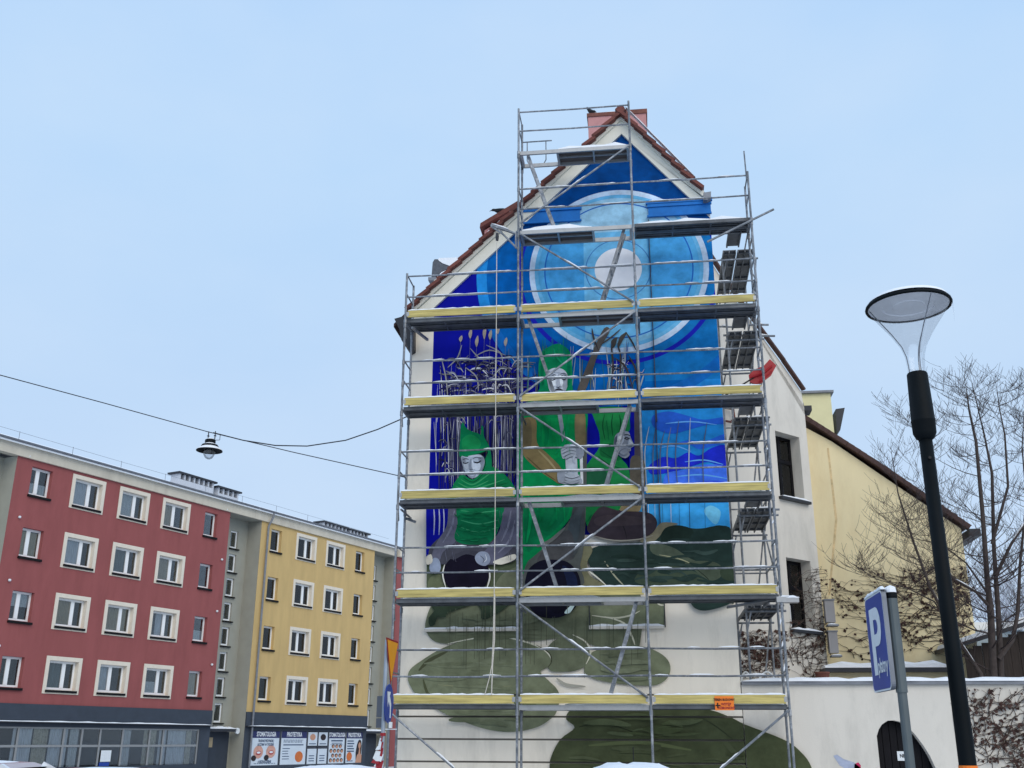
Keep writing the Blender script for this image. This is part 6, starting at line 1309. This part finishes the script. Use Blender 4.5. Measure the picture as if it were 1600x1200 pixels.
vine('climbing_vine', 'dense withered creeper over the foot of the yellow wall', lambda x, y_: atY(x, y_, YY), (1296,1518,885,1042), seedsY, 120, 620, rv, NY, 12, 7.0, 1.0, 0.10)
vine('climbing_vine', 'withered creeper with dark leaves on the garden wall right of the lamp post', lambda x, y_: atY(x, y_, YW), (1484,1680,1074,1260), [(1530,1120),(1560,1100),(1580,1150),(1540,1170),(1590,1120),(1520,1190),(1600,1170),(1570,1190)], 54, 560, rv, NY, 18, 6.5, 0.3, 0.085)
vine('climbing_vine', 'bare tangled creeper around the lower annex window', lambda x, y_: on_plane(x, y_, P0A, NA), (1232,1294,885,1062), [(1250,1045),(1262,1030),(1275,1010),(1280,960),(1282,920),(1270,1050),(1245,1000)], 75, 160, rv, NA, 18, 6.0, 0.1, 0.09)
vine('climbing_vine', 'reddish leaved creeper behind the scaffold right of the mural wall', lambda x, y_: on_plane(x, y_, P0A, NA), (1150,1232,985,1066), [(1170,1050),(1190,1040),(1210,1050),(1200,1025),(1180,1030)], 55, 380, rv, NA, 12, 6.0, 0.6, 0.11)

# ------------------------------------------------------------------ cars along the street
def car(loc, rot, m, label, zroof_, snow_h=0.05, heap=False):
    s_ = zroof_/1.46; root = empty('parked_car', (loc[0], loc[1], 0), label, 'car', 'cars parked along the street'); mw = T(loc[0], loc[1], 0) @ Matrix.Rotation(rot, 4, 'Z') @ Matrix.Scale(s_, 4)
    def pt(name, b, mm, par=None, smooth=False): me = b.mesh(name, mm, smooth); me.transform(mw); return obj(name, me, par or root)
    def loft(prof, half, tum):      # side profile with a half width per point
        b = MB(); n = len(prof); vs = []
        for s__ in (-1, 1):
            for (x, z), h in zip(prof, half): vs.append((x, s__*h, z))
        b.add(vs, [tuple(range(n)), tuple(range(2*n-1, n-1, -1))]+[(i, (i+1) % n, (i+1) % n+n, i+n) for i in range(n)]); return b
    pr_ = [(-2.1,0.35),(-2.15,0.6),(-2.08,0.92),(-1.2,1.0),(0.0,0.99),(1.0,0.95),(1.85,0.80),(2.1,0.62),(2.1,0.35)]
    pt('body', loft(pr_, [0.80,0.84,0.80,0.85,0.86,0.85,0.80,0.78,0.78], 0), m)
    gp = [(-1.95,0.95),(-1.55,1.36),(-1.2,1.42),(0.2,1.42),(1.15,0.95)]; pt('glasshouse', loft(gp, [0.78,0.66,0.62,0.62,0.78], 0), m_cglass)
    rp = [(-1.62,1.34),(-1.5,1.41),(-1.0,1.45),(-0.3,1.46),(0.15,1.44),(0.32,1.385),(0.1,1.40),(-1.2,1.40)]
    pt('roof', loft(rp, [0.67,0.66,0.60,0.58,0.60,0.66,0.67,0.67], 0), m)
    for (a_, c_) in (((-1.95,0.95),(-1.55,1.37)),((1.15,0.95),(0.25,1.42)),((-0.35,0.97),(-0.35,1.42))):
        for y_ in (-1, 1): b = MB(); b.obox((a_[0],y_*0.785,a_[1]),(c_[0],y_*0.655,c_[1]),0.06,0.06); pt('pillar', b, m)
    for x in (-1.35, 1.35):
        for y_ in (-0.74, 0.74):
            b = MB(); b.lathe([(0.0,-0.1),(0.2,-0.1),(0.31,-0.09),(0.32,0),(0.31,0.09),(0.2,0.1),(0,0.1)], 20); me = b.mesh('wheel', m_rub); me.transform(mw @ T(x, y_, 0.32) @ Matrix.Rotation(math.pi/2, 4, 'X')); wh = obj('wheel', me, root)
            b = MB(); b.lathe([(0.0,-0.105),(0.19,-0.103),(0.19,0.103),(0,0.105)], 14); me = b.mesh('rim', m_zinc); me.transform(mw @ T(x, y_, 0.32) @ Matrix.Rotation(math.pi/2, 4, 'X')); obj('rim', me, wh)
    for y_ in (-0.6, 0.6):
        b = MB(); b.box((2.0,y_-0.16,0.62),(2.115,y_+0.16,0.74)); pt('headlight', b, m_signw); b = MB(); b.box((-2.16,y_-0.12,0.65),(-2.09,y_+0.12,0.9)); pt('tail_light', b, m_signred)
        b = MB(); b.box((0.75,y_*1.45-0.08,0.96),(0.9,y_*1.45+0.08,1.08)); pt('mirror', b, m)
    b = MB()
    nx_, ny_ = 14, 8; vs = []
    for i in range(nx_+1):
        for j in range(ny_+1):
            u, v = i/nx_*2-1, j/ny_*2-1; e_ = max(0, 1-max(abs(u), abs(v))**4); vs.append((-0.65+0.85*u, 0.60*v, 1.40+(0.055+snow_h*(1+0.8*random.uniform(-.4,.6)*(1 if heap else 0.4)))*e_))
    b.add(vs, [(i*(ny_+1)+j, i*(ny_+1)+j+1, (i+1)*(ny_+1)+j+1, (i+1)*(ny_+1)+j) for i in range(nx_) for j in range(ny_)]); pt('roof_snow', b, m_snow, None, True)
    if heap: b = MB(); b.tube([(0.1,0,1.4),(0.0,0,1.78)], 0.006, 5); pt('antenna', b, m_rub)
q = atY(30, 1190, 13.5); car((q.x-0.2, 13.5), math.radians(8), m_carw, 'white car parked at the left edge before the curtained shop', q.z-0.0, 0.02)
q = atY(180, 1195, 14.0); car((q.x+0.1, 14.0), math.radians(92), m_card, 'maroon car with snow dusted roof right of the white one', q.z-0.03, 0.015)
q = atY(990, 1192, 12.2); car((q.x, 12.2), math.radians(90), m_cars, 'blue silver car under a thick heap of snow before the mural wall', q.z-0.13, 0.12, True)
q = atY(542, 1197, 15.0); car((q.x, 15.0), math.radians(90), m_carw, 'snow capped white car in front of the dental posters', q.z-0.02, 0.05)
